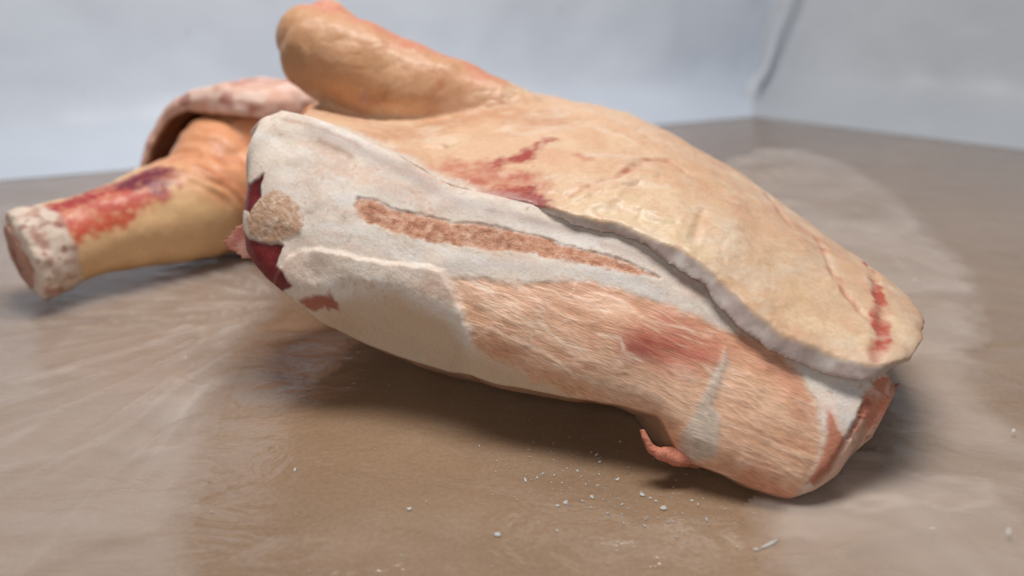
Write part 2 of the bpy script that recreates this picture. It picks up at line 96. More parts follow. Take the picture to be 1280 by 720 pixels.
LEG_MARKS = [[[[-0.4834, 0.8048, 0.1025], [-0.4559, 0.8306, 0.1077], [-0.4153, 0.8639, 0.1154]], [0.028, 0.024, 0.014], [198, 74, 62], 0.95, 0.007], [[[-0.4994, 0.8142, 0.1124], [-0.4654, 0.8555, 0.1214], [-0.4153, 0.8922, 0.1321]], [0.01, 0.014, 0.014], [168, 50, 58], 0.9, 0.008], [[[-0.444, 0.87, 0.1252], [-0.4097, 0.8892, 0.13]], [0.013000000000000001, 0.016], [112, 30, 56], 0.95, 0.01], [[[-0.4282, 0.8637, 0.1202], [-0.408, 0.8678, 0.1144]], [0.004, 0.006], [110, 30, 52], 0.7, 0.008], [[[-0.4779, 0.7986, 0.0926], [-0.4532, 0.8184, 0.091], [-0.433, 0.8343, 0.0955]], [0.01, 0.009000000000000001, 0.005], [210, 92, 60], 0.6, 0.009000000000000001], [[[-0.4075, 0.8654, 0.1112], [-0.3981, 0.8727, 0.1131]], [0.003, 0.0025], [224, 140, 132], 0.8, 0.004], [[[-0.4007, 0.8888, 0.1262], [-0.3717, 0.8929, 0.1097], [-0.354, 0.9034, 0.093]], [0.006, 0.008, 0.006], [206, 128, 92], 0.5, 0.01], [[[-0.3802, 0.9194, 0.1325], [-0.3566, 0.9211, 0.1183], [-0.332, 0.936, 0.0963]], [0.0025, 0.0032, 0.0025], [172, 80, 56], 0.85, 0.004], [[[-0.3897, 0.903, 0.1295], [-0.3673, 0.9113, 0.1207], [-0.3375, 0.931, 0.1027]], [0.005, 0.006, 0.006], [214, 146, 112], 0.5, 0.008], [[[-0.4122, 0.9223, 0.1397], [-0.3863, 0.9443, 0.1408], [-0.3381, 0.9568, 0.1239]], [0.002, 0.002, 0.002], [180, 92, 66], 0.6, 0.004], [[[-0.4367, 1.0033, 0.1481], [-0.3863, 0.979, 0.16], [-0.3434, 0.9973, 0.1441]], [0.002, 0.002, 0.002], [180, 96, 64], 0.55, 0.004], [[[-0.4394, 1.0484, 0.177], [-0.4389, 1.0172, 0.1559], [-0.4365, 0.9721, 0.1348]], [0.004, 0.005, 0.004], [216, 172, 158], 0.85, 0.004], [[[-0.4937, 0.7664, 0.0583], [-0.4745, 0.8183, 0.0292], [-0.4169, 0.8938, 0.0106]], [0.01, 0.012, 0.012], [206, 168, 112], 0.5, 0.016]]
CORNER = [0.6448, 2.0737, 0.0]
BACK_LEFT = [-0.9366, 1.3774, 0.0]
RIGHT_NEAR = [1.1011, 1.6439, 0.0]
CORNER_UP = [0.7277, 2.0737, 0.292]
FILM_LEFT = [[-0.2407, 0.7916], [-0.249, 0.721], [-0.2543, 0.6473], [-0.2454, 0.5771], [-0.2289, 0.5052], [-0.2094, 0.4377], [-0.1803, 0.3499], [-0.2565, 0.2761], [-0.457, 0.2761], [-0.803, 0.5907], [-1.1321, 0.9371], [-1.092, 1.1323], [-0.9486, 1.1893], [-0.7539, 1.2078], [-0.5915, 1.1117], [-0.44, 1.0007], [-0.322, 0.9371], [-0.2568, 0.8539]]
FILM_RIGHT = [[0.3671, 1.446], [0.5114, 1.6275], [0.6194, 1.6439], [0.6614, 1.4929], [0.6584, 1.2823], [0.6196, 1.0724], [0.5755, 0.8802], [0.5468, 0.8052], [0.4728, 0.6842], [0.4106, 0.564], [0.4301, 0.5162], [0.4343, 0.4377], [0.3447, 0.2761], [0.1643, 0.2761], [0.1492, 0.376], [0.1615, 0.4377], [0.2214, 0.5162], [0.3128, 0.7611], [0.3627, 1.0355]]
CRUMBS = [[[0.0937, 0.4564], 0.0035, 1, 0], [[0.1059, 0.4412], 0.004, 1.2, 0.5], [[0.0379, 0.4474], 0.003, 1.4, 1], [[-0.0716, 0.4403], 0.0032, 1.1, 0.3], [[-0.0096, 0.4137], 0.0036, 1.2, 0], [[0.3284, 0.4113], 0.0032, 3, 0.9], [[0.1689, 0.4044], 0.0026, 6, 0.55], [[0.0572, 0.4537], 0.0022, 2, 1.9], [[0.0782, 0.4745], 0.002, 2.2, 0.9], [[0.28, 0.4145], 0.0028, 1.5, 0.2], [[0.4874, 0.8669], 0.005, 1.5, 0.2], [[0.4057, 0.5334], 0.0025, 3, 0.8]]
DUST_PATH = [[0.0316, 0.5162], [0.0525, 0.4648], [0.0854, 0.451], [0.1207, 0.4292], [0.1385, 0.4129]]
GASH_FLAP = [[-0.2455, 0.6719, 0.1395], [-0.2549, 0.6698, 0.1341], [-0.2651, 0.6657, 0.124], [-0.2666, 0.6638, 0.1192], [-0.2579, 0.661, 0.1125], [-0.2455, 0.6583, 0.1057], [-0.2389, 0.6594, 0.1084], [-0.2418, 0.6654, 0.1233]]
SHRED = [[0.1376, 0.4818, 0.016], [0.1207, 0.4759, 0.02], [0.1078, 0.4743, 0.0239], [0.1008, 0.476, 0.0282], [0.0973, 0.4782, 0.0336], [0.0953, 0.4821, 0.038]]
PINCH = [[0.6336, 2.0877, 0.0347], [0.6561, 2.0975, 0.059], [0.6748, 2.1129, 0.0973], [0.6935, 2.127, 0.132]]

# ------------------------------------------------------------------ helpers
def srgb(r, g, b):
    v = np.array([r, g, b], float) / 255.0
    return np.where(v <= 0.04045, v / 12.92, ((v + 0.055) / 1.055) ** 2.4)

#FUNCS_BEGIN
def _hash(ix, iy, iz, seed):
    h = (ix.astype(np.int64) * 374761393 + iy.astype(np.int64) * 668265263 + iz.astype(np.int64) * 2147483647 + seed * 974634777) & 0xFFFFFFFF
    h = ((h ^ (h >> 13)) * 1274126177) & 0xFFFFFFFF
    h = ((h ^ (h >> 16)) * 2246822519) & 0xFFFFFFFF
    return ((h ^ (h >> 15)) & 0xFFFFFF) / float(0xFFFFFF)

def vnoise(p, seed=0):
    """smooth value noise, -1..1, p is (n,3)"""
    i = np.floor(p).astype(np.int64)
    f = p - i
    f = f * f * f * (f * (f * 6 - 15) + 10)
    r = 0
    for dx in (0, 1):
        for dy in (0, 1):
            for dz in (0, 1):
                w = (f[:, 0] if dx else 1 - f[:, 0]) * (f[:, 1] if dy else 1 - f[:, 1]) * (f[:, 2] if dz else 1 - f[:, 2])
                r = r + w * _hash(i[:, 0] + dx, i[:, 1] + dy, i[:, 2] + dz, seed)
    return r * 2 - 1

def fbm(p, octaves=4, seed=0, gain=0.5):
    r, a, tot = 0, 1.0, 0
    for k in range(octaves):
        r = r + a * vnoise(p * (2.03 ** k) + 17.3 * k, seed + k)
        tot += a
        a *= gain
    return r / tot

def sstep(e0, e1, x):
    t = np.clip((x - e0) / (e1 - e0), 0, 1)
    return t * t * (3 - 2 * t)

def catmull(P, n):
    """resample control points P (m,k) to n points, Catmull-Rom, uniform in index"""
    P = np.asarray(P, float)
    m = len(P)
    t = np.linspace(0, m - 1, n)
    i = np.clip(np.floor(t).astype(int), 0, m - 2)
    f = (t - i)[:, None]
    ext = np.vstack([2 * P[0] - P[1], P, 2 * P[-1] - P[-2]])
    p0, p1, p2, p3 = ext[i], ext[i + 1], ext[i + 2], ext[i + 3]
    return 0.5 * ((2 * p1) + (-p0 + p2) * f + (2 * p0 - 5 * p1 + 4 * p2 - p3) * f ** 2 + (-p0 + 3 * p1 - 3 * p2 + p3) * f ** 3)

def grid_resample(G, nu, nv):
    """G (rows, cols, 3) -> (nv, nu, 3)"""
    G = np.asarray(G, float)
    a = np.stack([catmull(G[r], nu) for r in range(G.shape[0])], 0)
    b = np.stack([catmull(a[:, c], nv) for c in range(nu)], 1)
    return b

def poly_sdf(q, poly):
    """signed distance (inside negative) of points q (n,2) to polygon"""
    poly = np.asarray(poly, float)
    d = np.full(len(q), 1e9)
    inside = np.zeros(len(q), bool)
    m = len(poly)
    for k in range(m):
        a, b = poly[k], poly[(k + 1) % m]
        e = b - a
        w = q - a
        t = np.clip((w @ e) / (e @ e + 1e-12), 0, 1)
        d = np.minimum(d, np.linalg.norm(w - t[:, None] * e, axis=1))
        c = (a[1] > q[:, 1]) != (b[1] > q[:, 1])
        xi = a[0] + (q[:, 1] - a[1]) * e[0] / (e[1] if abs(e[1]) > 1e-12 else 1e-12)
        inside ^= c & (q[:, 0] < xi)
    return np.where(inside, -d, d)

def line_dist(p, pts, widths=None):
    """distance of points p (n,k) to a polyline minus the local half-width"""
    pts = np.asarray(pts, float)
    d = np.full(len(p), 1e9)
    if len(pts) == 1:
        return np.linalg.norm(p - pts[0], axis=1) - widths[0]
    for k in range(len(pts) - 1):
        a, b = pts[k], pts[k + 1]
        e = b - a
        w = p - a
        t = np.clip((w @ e) / (e @ e + 1e-12), 0, 1)
        dd = np.linalg.norm(w - t[:, None] * e, axis=1) - (widths[k] * (1 - t) + widths[k + 1] * t)
        d = np.minimum(d, dd)
    return d

def core_n(a, b, top, bot, ridge):
    """bulge of the cut face at plane position (a, b): nearly flat above the ridge line, turning under below it"""
    bt = np.interp(a, top[:, 0], top[:, 1])
    br = np.interp(a, ridge[:, 0], ridge[:, 1])
    up = np.clip((b - br) / np.maximum(bt - br, 1e-3), 0, 1)
    a0, a1 = top[0, 0], top[-1, 0]
    n = 0.006 * np.sin(np.pi * np.clip(up, 0, 1) ** 0.8) - 0.010 * up ** 3
    n = n - 1.6 * np.clip(br - b, 0, None)
    e = np.clip((a - a0) / 0.022, 0, 1)
    n = n - 0.012 * (1 - np.sqrt(1 - (1 - e) ** 2))
    e = np.clip((a1 - a) / 0.05, 0, 1)
    n = n - 0.020 * (1 - np.sqrt(1 - (1 - e) ** 2))
    return n
#FUNCS_END

def mat(name):
    m = bpy.data.materials.new(name)
    m.use_nodes = True
    nt = m.node_tree
    nt.nodes.clear()
    out = nt.nodes.new('ShaderNodeOutputMaterial')
    p = nt.nodes.new('ShaderNodeBsdfPrincipled')
    nt.links.new(p.outputs[0], out.inputs[0])
    return m, nt, p, out

def flesh_mat(name, rough=0.5, sss=0.12, speck=0.12, speck_scale=900, bump=0.25, bump_scale=260, stretch=None, spec=0.35, sheen_frost=0.0, coat=0.0):
    """procedural meat / fat / rind: pigment attribute x fine grain, with a fine relief"""
    m, nt, p, out = mat(name)
    N, L = nt.nodes.new, nt.links.new
    att = N('ShaderNodeVertexColor'); att.layer_name = 'pigment'
    if stretch:
        tc = N('ShaderNodeUVMap'); tc.uv_map = 'fibre'
        src = tc.outputs[0]
    else:
        tc = N('ShaderNodeTexCoord')
        src = tc.outputs['Object']
    mp = N('ShaderNodeMapping')
    if stretch:
        mp.inputs['Scale'].default_value = stretch
    L(src, mp.inputs['Vector'])
    n1 = N('ShaderNodeTexNoise'); n1.inputs['Scale'].default_value = speck_scale; n1.inputs['Detail'].default_value = 3
    L(mp.outputs[0], n1.inputs['Vector'])
    mr = N('ShaderNodeMapRange')
    mr.inputs[1].default_value = 0.3; mr.inputs[2].default_value = 0.7
    mr.inputs[3].default_value = 1 - speck; mr.inputs[4].default_value = 1 + speck
    L(n1.outputs['Fac'], mr.inputs[0])
    mul = N('ShaderNodeVectorMath'); mul.operation = 'SCALE'
    L(att.outputs['Color'], mul.inputs[0]); L(mr.outputs[0], mul.inputs['Scale'])
    L(mul.outputs[0], p.inputs['Base Color'])
    n2 = N('ShaderNodeTexNoise'); n2.inputs['Scale'].default_value = bump_scale; n2.inputs['Detail'].default_value = 5
    n2.inputs['Roughness'].default_value = 0.6
    L(mp.outputs[0], n2.inputs['Vector'])
    b = N('ShaderNodeBump'); b.inputs['Strength'].default_value = bump; b.inputs['Distance'].default_value = 0.002
    L(n2.outputs['Fac'], b.inputs['Height']); L(b.outputs[0], p.inputs['Normal'])
    rr = N('ShaderNodeMapRange'); rr.inputs[1].default_value = 0.3; rr.inputs[2].default_value = 0.7
    rr.inputs[3].default_value = rough - 0.1; rr.inputs[4].default_value = rough + 0.12
    L(n2.outputs['Fac'], rr.inputs[0]); L(rr.outputs[0], p.inputs['Roughness'])
    p.inputs['Specular IOR Level'].default_value = spec
    p.inputs['Coat Weight'].default_value = coat
    p.inputs['Coat Roughness'].default_value = 0.25
    p.inputs['Subsurface Weight'].default_value = sss
    p.inputs['Subsurface Radius'].default_value = (1.0, 0.45, 0.3)
    p.inputs['Subsurface Scale'].default_value = 0.006
    return m

M = {
    'rind': flesh_mat('frozen_rind', rough=0.48, sss=0.2, speck=0.06, speck_scale=300, bump=0.22, bump_scale=240, spec=0.4, coat=0.12),
    'fat': flesh_mat('frosted_fat', rough=0.72, sss=0.25, speck=0.06, speck_scale=520, bump=0.3, bump_scale=600, spec=0.25),
    'rim': flesh_mat('frosted_rim', rough=0.6, sss=0.25, speck=0.05, speck_scale=300, bump=0.12, bump_scale=200, spec=0.3),
    'lean': flesh_mat('frozen_lean', rough=0.46, sss=0.15, speck=0.2, speck_scale=1.0, bump=0.4, bump_scale=1.0, stretch=(140, 800, 1), spec=0.45, coat=0.2),
    'grain': flesh_mat('grainy_lean', rough=0.65, sss=0.12, speck=0.2, speck_scale=900, bump=0.7, bump_scale=520, spec=0.3),
    'wet': flesh_mat('dark_frozen_blood', rough=0.32, sss=0.05, speck=0.15, speck_scale=300, bump=0.3, bump_scale=200, spec=0.5),
}

def tag(o, label, cat, group=None):
    o['label'] = label
    o['category'] = cat
    if group:
        o['group'] = group
    return o

def thing(name, label, cat, loc=(0, 0, 0), group=None):
    o = bpy.data.objects.new(name, None)
    o.empty_display_size = 0.05
    o.location = loc
    C.objects.link(o)
    return tag(o, label, cat, group)

def mesh_obj(name, verts, faces, material, parent=None, colors=None, uv=None, normals=None, smooth=True):
    me = bpy.data.meshes.new(name)
    verts = np.asarray(verts, float)
    if parent is not None:
        verts = verts - np.array(parent.location)
    me.from_pydata(verts.tolist(), [], [tuple(int(i) for i in f) for f in faces])
    if smooth:
        me.polygons.foreach_set('use_smooth', np.ones(len(me.polygons), bool))
    if colors is not None:
        ca = me.color_attributes.new('pigment', 'FLOAT_COLOR', 'POINT')
        c4 = np.ones((len(verts), 4), np.float32)
        c4[:, :3] = np.clip(colors, 0, 1)
        ca.data.foreach_set('color', c4.ravel())
    if uv is not None:
        ul = me.uv_layers.new(name='fibre')
        li = np.zeros(len(me.loops), np.int32)
        me.loops.foreach_get('vertex_index', li)
        ul.data.foreach_set('uv', np.asarray(uv, np.float32)[li].ravel())
    me.update()
    if normals is not None:
        me.normals_split_custom_set_from_vertices([tuple(n) for n in normals])
    me.materials.append(material)
    o = bpy.data.objects.new(name, me)
    C.objects.link(o)
    if parent is not None:
        o.parent = parent
    return o

def vert_normals(v, f):
    v = np.asarray(v, float)
    f = np.asarray(f, int)
    n = np.zeros_like(v)
    fn = np.cross(v[f[:, 2]] - v[f[:, 0]], v[f[:, 3 if f.shape[1] > 3 else 1]] - v[f[:, 1 if f.shape[1] > 3 else 0]])
    for k in range(f.shape[1]):
        np.add.at(n, f[:, k], fn)
    return n / (np.linalg.norm(n, axis=1)[:, None] + 1e-12)

def split_parts(v, f, zone, colors, uv, normals, specs, parent):
    """cut one carved surface into its parts; zone is one number per face"""
    f = np.asarray(f, int)
    res = []
    for z, name, material in specs:
        sel = f[zone == z]
        if len(sel) == 0:
            continue
        ids, inv = np.unique(sel.ravel(), return_inverse=True)
        res.append(mesh_obj(name, v[ids], inv.reshape(sel.shape), material, parent, colors[ids],
                            None if uv is None else uv[ids], normals[ids]))
    return res

def grid_faces(nv, nu, off=0, wrap=False):
    r, c = np.meshgrid(np.arange(nv - 1), np.arange(nu if wrap else nu - 1), indexing='ij')
    c2 = (c + 1) % nu
    return np.stack([r * nu + c, r * nu + c2, (r + 1) * nu + c2, (r + 1) * nu + c], -1).reshape(-1, 4) + off

def voxel_union(pieces, voxel, smooth_iter=4):
    """fuse closed pieces into one continuous skin; returns verts, quads"""
    me = bpy.data.meshes.new('tmp')
    V, F, o = [], [], 0
    for v, f in pieces:
        V.append(v)
        F += [tuple(int(i) + o for i in q) for q in f]
        o += len(v)
    me.from_pydata(np.vstack(V).tolist(), [], F)
    bm = bmesh.new(); bm.from_mesh(me); bmesh.ops.recalc_face_normals(bm, faces=bm.faces); bm.to_mesh(me); bm.free()
    ob = bpy.data.objects.new('tmp', me)
    C.objects.link(ob)
    md = ob.modifiers.new('remesh', 'REMESH'); md.mode = 'VOXEL'; md.voxel_size = voxel
    if smooth_iter:
        ms = ob.modifiers.new('smooth', 'SMOOTH'); ms.factor = 0.5; ms.iterations = smooth_iter
    dg = bpy.context.evaluated_depsgraph_get()
    ev = ob.evaluated_get(dg)
    m2 = ev.to_mesh()
    n = len(m2.vertices)
    co = np.zeros(n * 3, np.float32); m2.vertices.foreach_get('co', co)
    quads = np.array([tuple(p.vertices) for p in m2.polygons if len(p.vertices) == 4], int)
    ev.to_mesh_clear()
    bpy.data.objects.remove(ob); bpy.data.meshes.remove(me)
    return co.reshape(-1, 3).astype(float), quads

def tube(path, radii, nseg=40, nlen=60, squash=1.0, cap=0.5):
    """closed tapered tube with rounded ends along a smooth path"""
    P = catmull(path, nlen)
    R = catmull(np.asarray(radii, float)[:, None], nlen)[:, 0]
    T = np.gradient(P, axis=0)
    T /= np.linalg.norm(T, axis=1)[:, None]
    rings = []
    up = np.array([0, 0, 1.0])
    seq = [(P[0] - T[0] * R[0] * cap * s, R[0] * math.sqrt(max(0, 1 - s * s)), T[0]) for s in (0.98, 0.9, 0.75, 0.5, 0.25)]
    seq += list(zip(P, R, T))
    seq += [(P[-1] + T[-1] * R[-1] * cap * s, R[-1] * math.sqrt(max(0, 1 - s * s)), T[-1]) for s in (0.25, 0.5, 0.75, 0.9, 0.98)]
    for p, r, t in seq:
        sx = np.cross(t, up); sx /= np.linalg.norm(sx)
        sy = np.cross(sx, t)
        th = np.linspace(0, 2 * np.pi, nseg, endpoint=False)
        rings.append(p + r * (np.cos(th)[:, None] * sx + np.sin(th)[:, None] * sy * squash))
    v = np.vstack(rings)
    f = [tuple(q) for q in grid_faces(len(seq), nseg, wrap=True)]
    f.append(tuple(range(nseg))[::-1])
    f.append(tuple(range((len(seq) - 1) * nseg, len(seq) * nseg)))
    return v, f

def mix(c, col, w):
    return c * (1 - w[:, None]) + np.asarray(col) * w[:, None]

def paint(c, v, marks, seed=3, soft=0.006, warp=0.006):
    """stains and marks with a shape of their own, laid on the surface in object space"""
    wv = v + warp * np.stack([fbm(v * 70 + 5.1 * k, 3, seed + k) for k in range(3)], 1)
    br = fbm(v * 160, 3, seed + 9)
    rag = fbm(v * 95, 4, seed + 12, 0.65)
    for pts, wd, col, st, sf in marks:
        d = line_dist(wv, pts, wd)
        w = st * sstep(sf, -sf * 0.6, d + (1.1 if sf > 0.0045 else 0.35) * sf * rag) * np.clip(0.85 + 0.7 * br, 0, 1)
        c = mix(c, srgb(*col), np.clip(w, 0, 1))
    return c

# ------------------------------------------------------------------ setting: floor, liner walls
def floor_mat():
    m, nt, p, out = mat('brown_board')
    N, L = nt.nodes.new, nt.links.new
    tc = N('ShaderNodeTexCoord')
    n1 = N('ShaderNodeTexNoise'); n1.inputs['Scale'].default_value = 4.5; n1.inputs['Detail'].default_value = 6; n1.inputs['Roughness'].default_value = 0.6
    mp = N('ShaderNodeMapping'); mp.inputs['Scale'].default_value = (0.8, 1.0, 1); mp.inputs['Rotation'].default_value = (0, 0, 0.35)
    L(tc.outputs['Object'], mp.inputs['Vector']); L(mp.outputs[0], n1.inputs['Vector'])
    cr = N('ShaderNodeValToRGB')
    cr.color_ramp.elements[0].position = 0.32; cr.color_ramp.elements[0].color = (*srgb(138, 110, 84), 1)
    cr.color_ramp.elements[1].position = 0.70; cr.color_ramp.elements[1].color = (*srgb(156, 128, 101), 1)
    L(n1.outputs['Fac'], cr.inputs[0])
    n2 = N('ShaderNodeTexNoise'); n2.inputs['Scale'].default_value = 260; n2.inputs['Detail'].default_value = 4
    L(tc.outputs['Object'], n2.inputs['Vector'])
    mr = N('ShaderNodeMapRange'); mr.inputs[1].default_value = 0.3; mr.inputs[2].default_value = 0.7; mr.inputs[3].default_value = 0.9; mr.inputs[4].default_value = 1.1
    L(n2.outputs['Fac'], mr.inputs[0])
    n4 = N('ShaderNodeTexNoise'); n4.inputs['Scale'].default_value = 6; n4.inputs['Detail'].default_value = 8; n4.inputs['Roughness'].default_value = 0.7; n4.inputs['Distortion'].default_value = 0.6
    mp4 = N('ShaderNodeMapping'); mp4.inputs['Scale'].default_value = (1.0, 1.7, 1); mp4.inputs['Rotation'].default_value = (0, 0, 0.7); mp4.inputs['Location'].default_value = (0.4, 0.2, 0)
    L(tc.outputs['Object'], mp4.inputs['Vector']); L(mp4.outputs[0], n4.inputs['Vector'])
    sm4 = N('ShaderNodeMapRange'); sm4.inputs[1].default_value = 0.5; sm4.inputs[2].default_value = 0.78; sm4.inputs[3].default_value = 0.0; sm4.inputs[4].default_value = 0.22
    L(n4.outputs['Fac'], sm4.inputs[0])
    mx4 = N('ShaderNodeMix'); mx4.data_type = 'RGBA'; mx4.inputs['B'].default_value = (*srgb(198, 180, 164), 1)
    L(sm4.outputs[0], mx4.inputs['Factor']); L(cr.outputs[0], mx4.inputs['A'])
    mul = N('ShaderNodeVectorMath'); mul.operation = 'SCALE'
    L(mx4.outputs['Result'], mul.inputs[0]); L(mr.outputs[0], mul.inputs['Scale']); L(mul.outputs[0], p.inputs['Base Color'])
    p.inputs['Roughness'].default_value = 0.5
    p.inputs['Specular IOR Level'].default_value = 0.4
    p.inputs['Coat Weight'].default_value = 1.0          # tight clear plastic over the board
    p.inputs['Coat IOR'].default_value = 1.75
    n3 = N('ShaderNodeTexNoise'); n3.inputs['Scale'].default_value = 13; n3.inputs['Detail'].default_value = 5; n3.inputs['Distortion'].default_value = 1.0
    mp3 = N('ShaderNodeMapping'); mp3.inputs['Scale'].default_value = (1.1, 1.8, 1); mp3.inputs['Rotation'].default_value = (0, 0, 0.6)
    L(tc.outputs['Object'], mp3.inputs['Vector']); L(mp3.outputs[0], n3.inputs['Vector'])
    cro = N('ShaderNodeMapRange'); cro.inputs[1].default_value = 0.3; cro.inputs[2].default_value = 0.7; cro.inputs[3].default_value = 0.10; cro.inputs[4].default_value = 0.24
    L(n3.outputs['Fac'], cro.inputs[0]); L(cro.outputs[0], p.inputs['Coat Roughness'])
    b3 = N('ShaderNodeBump'); b3.inputs['Strength'].default_value = 0.5; b3.inputs['Distance'].default_value = 0.008
    L(n3.outputs['Fac'], b3.inputs['Height']); L(b3.outputs[0], p.inputs['Coat Normal'])
    b = N('ShaderNodeBump'); b.inputs['Strength'].default_value = 0.12; b.inputs['Distance'].default_value = 0.002
    L(n2.outputs['Fac'], b.inputs['Height']); L(b.outputs[0], p.inputs['Normal'])
    return m

def liner_mat(name, col):
    m, nt, p, out = mat(name)
    N, L = nt.nodes.new, nt.links.new
    tc = N('ShaderNodeTexCoord')
    n1 = N('ShaderNodeTexNoise'); n1.inputs['Scale'].default_value = 2.6; n1.inputs['Detail'].default_value = 4
    L(tc.outputs['Object'], n1.inputs['Vector'])
    cr = N('ShaderNodeValToRGB')
    c = np.array(col, float)
    cr.color_ramp.elements[0].position = 0.35; cr.color_ramp.elements[0].color = (*srgb(*(c - 7)), 1)
    cr.color_ramp.elements[1].position = 0.68; cr.color_ramp.elements[1].color = (*srgb(*(c + 5)), 1)
    L(n1.outputs['Fac'], cr.inputs[0])
    # small dark specks of dirt
    v = N('ShaderNodeTexNoise'); v.inputs['Scale'].default_value = 42; v.inputs['Detail'].default_value = 2
    L(tc.outputs['Object'], v.inputs['Vector'])
    sp = N('ShaderNodeMapRange'); sp.inputs[1].default_value = 0.735; sp.inputs[2].default_value = 0.80; sp.inputs[3].default_value = 0; sp.inputs[4].default_value = 0.5
    L(v.outputs['Fac'], sp.inputs[0])
    mx = N('ShaderNodeMix'); mx.data_type = 'RGBA'
    L(sp.outputs[0], mx.inputs['Factor']); L(cr.outputs[0], mx.inputs['A']); mx.inputs['B'].default_value = (*srgb(120, 112, 108), 1)
    L(mx.outputs['Result'], p.inputs['Base Color'])
    p.inputs['Roughness'].default_value = 0.42
    p.inputs['Specular IOR Level'].default_value = 0.3
    n2 = N('ShaderNodeTexNoise'); n2.inputs['Scale'].default_value = 7; n2.inputs['Detail'].default_value = 5; n2.inputs['Distortion'].default_value = 0.8
    L(tc.outputs['Object'], n2.inputs['Vector'])
    b = N('ShaderNodeBump'); b.inputs['Strength'].default_value = 0.22; b.inputs['Distance'].default_value = 0.014
    L(n2.outputs['Fac'], b.inputs['Height']); L(b.outputs[0], p.inputs['Normal'])
    return m

corner = np.array(CORNER); corner_up = np.array(CORNER_UP)
bl = np.array(BACK_LEFT); rn = np.array(RIGHT_NEAR)
floor_bm_v = [(-2.6, -1.2, 0), (3.0, -1.2, 0), (3.0, 2.4, 0), (-2.6, 2.4, 0)]
o = mesh_obj('floor', floor_bm_v, [(0, 1, 2, 3)], floor_mat(), smooth=False)
o['kind'] = 'structure'

def wall(name, a, b, ext, up_a, lean, material, seed, inward):
    """draped liner from floor point a (the corner) to b and on; foot curves out onto the floor"""
    d = (b - a) / np.linalg.norm(b - a)
    nu, nv = 150, 90
    length = np.linalg.norm(b - a) + ext
    us = np.linspace(0, 1, nu) ** 1.15 * (length + 0.2) - 0.2
    z = np.linspace(0, 1, nv) ** 1.5 * 1.2
    V = np.zeros((nv, nu, 3))
    for k in range(nv):
        for_z = z[k]
        foot = 0.22 * math.exp(-for_z / 0.030) - 0.22
        base = a + np.outer(us, d)
        tilt = up_a * (for_z / 0.30) * np.exp(-np.abs(us) / 0.35)[:, None] + lean * for_z
        V[k] = base + tilt + inward * foot
        V[k, :, 2] = for_z + 0.0006
    p = V.reshape(-1, 3)
    w = np.repeat(sstep(0, 0.12, z), nu)
    disp = 0.024 * fbm(p * np.array([3.2, 3.2, 2.2]) + seed, 3, seed) + 0.005 * fbm(p * 11 + seed, 3, seed + 4)
    p = p + (inward * (w * disp)[:, None])
    o = mesh_obj(name, p, grid_faces(nv, nu), material)
    o['kind'] = 'structure'
    return o
inw_b = np.array([0.25, -0.97, 0]); inw_r = np.array([-0.6, -0.8, 0])
shift = np.array([corner_up[0] - corner[0], 0, 0]) * 0.30 / max(corner_up[2], 0.05)
wall_back = wall('wall_back', corner, bl, 1.6, shift, np.array([0, 0.10, 0]), liner_mat('white_liner', (222, 231, 244)), 3, inw_b)
wall_right = wall('wall_right', corner, rn, 1.6, shift, np.array([0.10, 0.06, 0]), liner_mat('grey_liner', (200, 205, 212)), 8, inw_r)
# gathered pleat of the liner in the corner
corner = corner - 0.11 * inw_b - 0.11 * inw_r
pl_path = [corner + np.array([-0.012, -0.035, 0.004]), corner + np.array([0.0, -0.03, 0.06]), corner + shift * 0.33 + np.array([0.004, -0.02, 0.10]), corner + shift * 0.66 + np.array([0, -0.012, 0.20]), corner + shift + np.array([0, -0.012, 0.30]), corner + shift * 2 + np.array([0, -0.01, 0.6])]
pv, pf = tube(pl_path, [0.034, 0.028, 0.014, 0.010, 0.009, 0.009], 16, 60, 0.8, 0.3)
pv = pv + 0.004 * np.stack([fbm(pv * 26 + 3 * k, 2, 60 + k) for k in range(3)], 1)
o = mesh_obj('liner_pleat', pv, pf, liner_mat('pleat_liner', (214, 220, 228)))
o.parent = wall_back

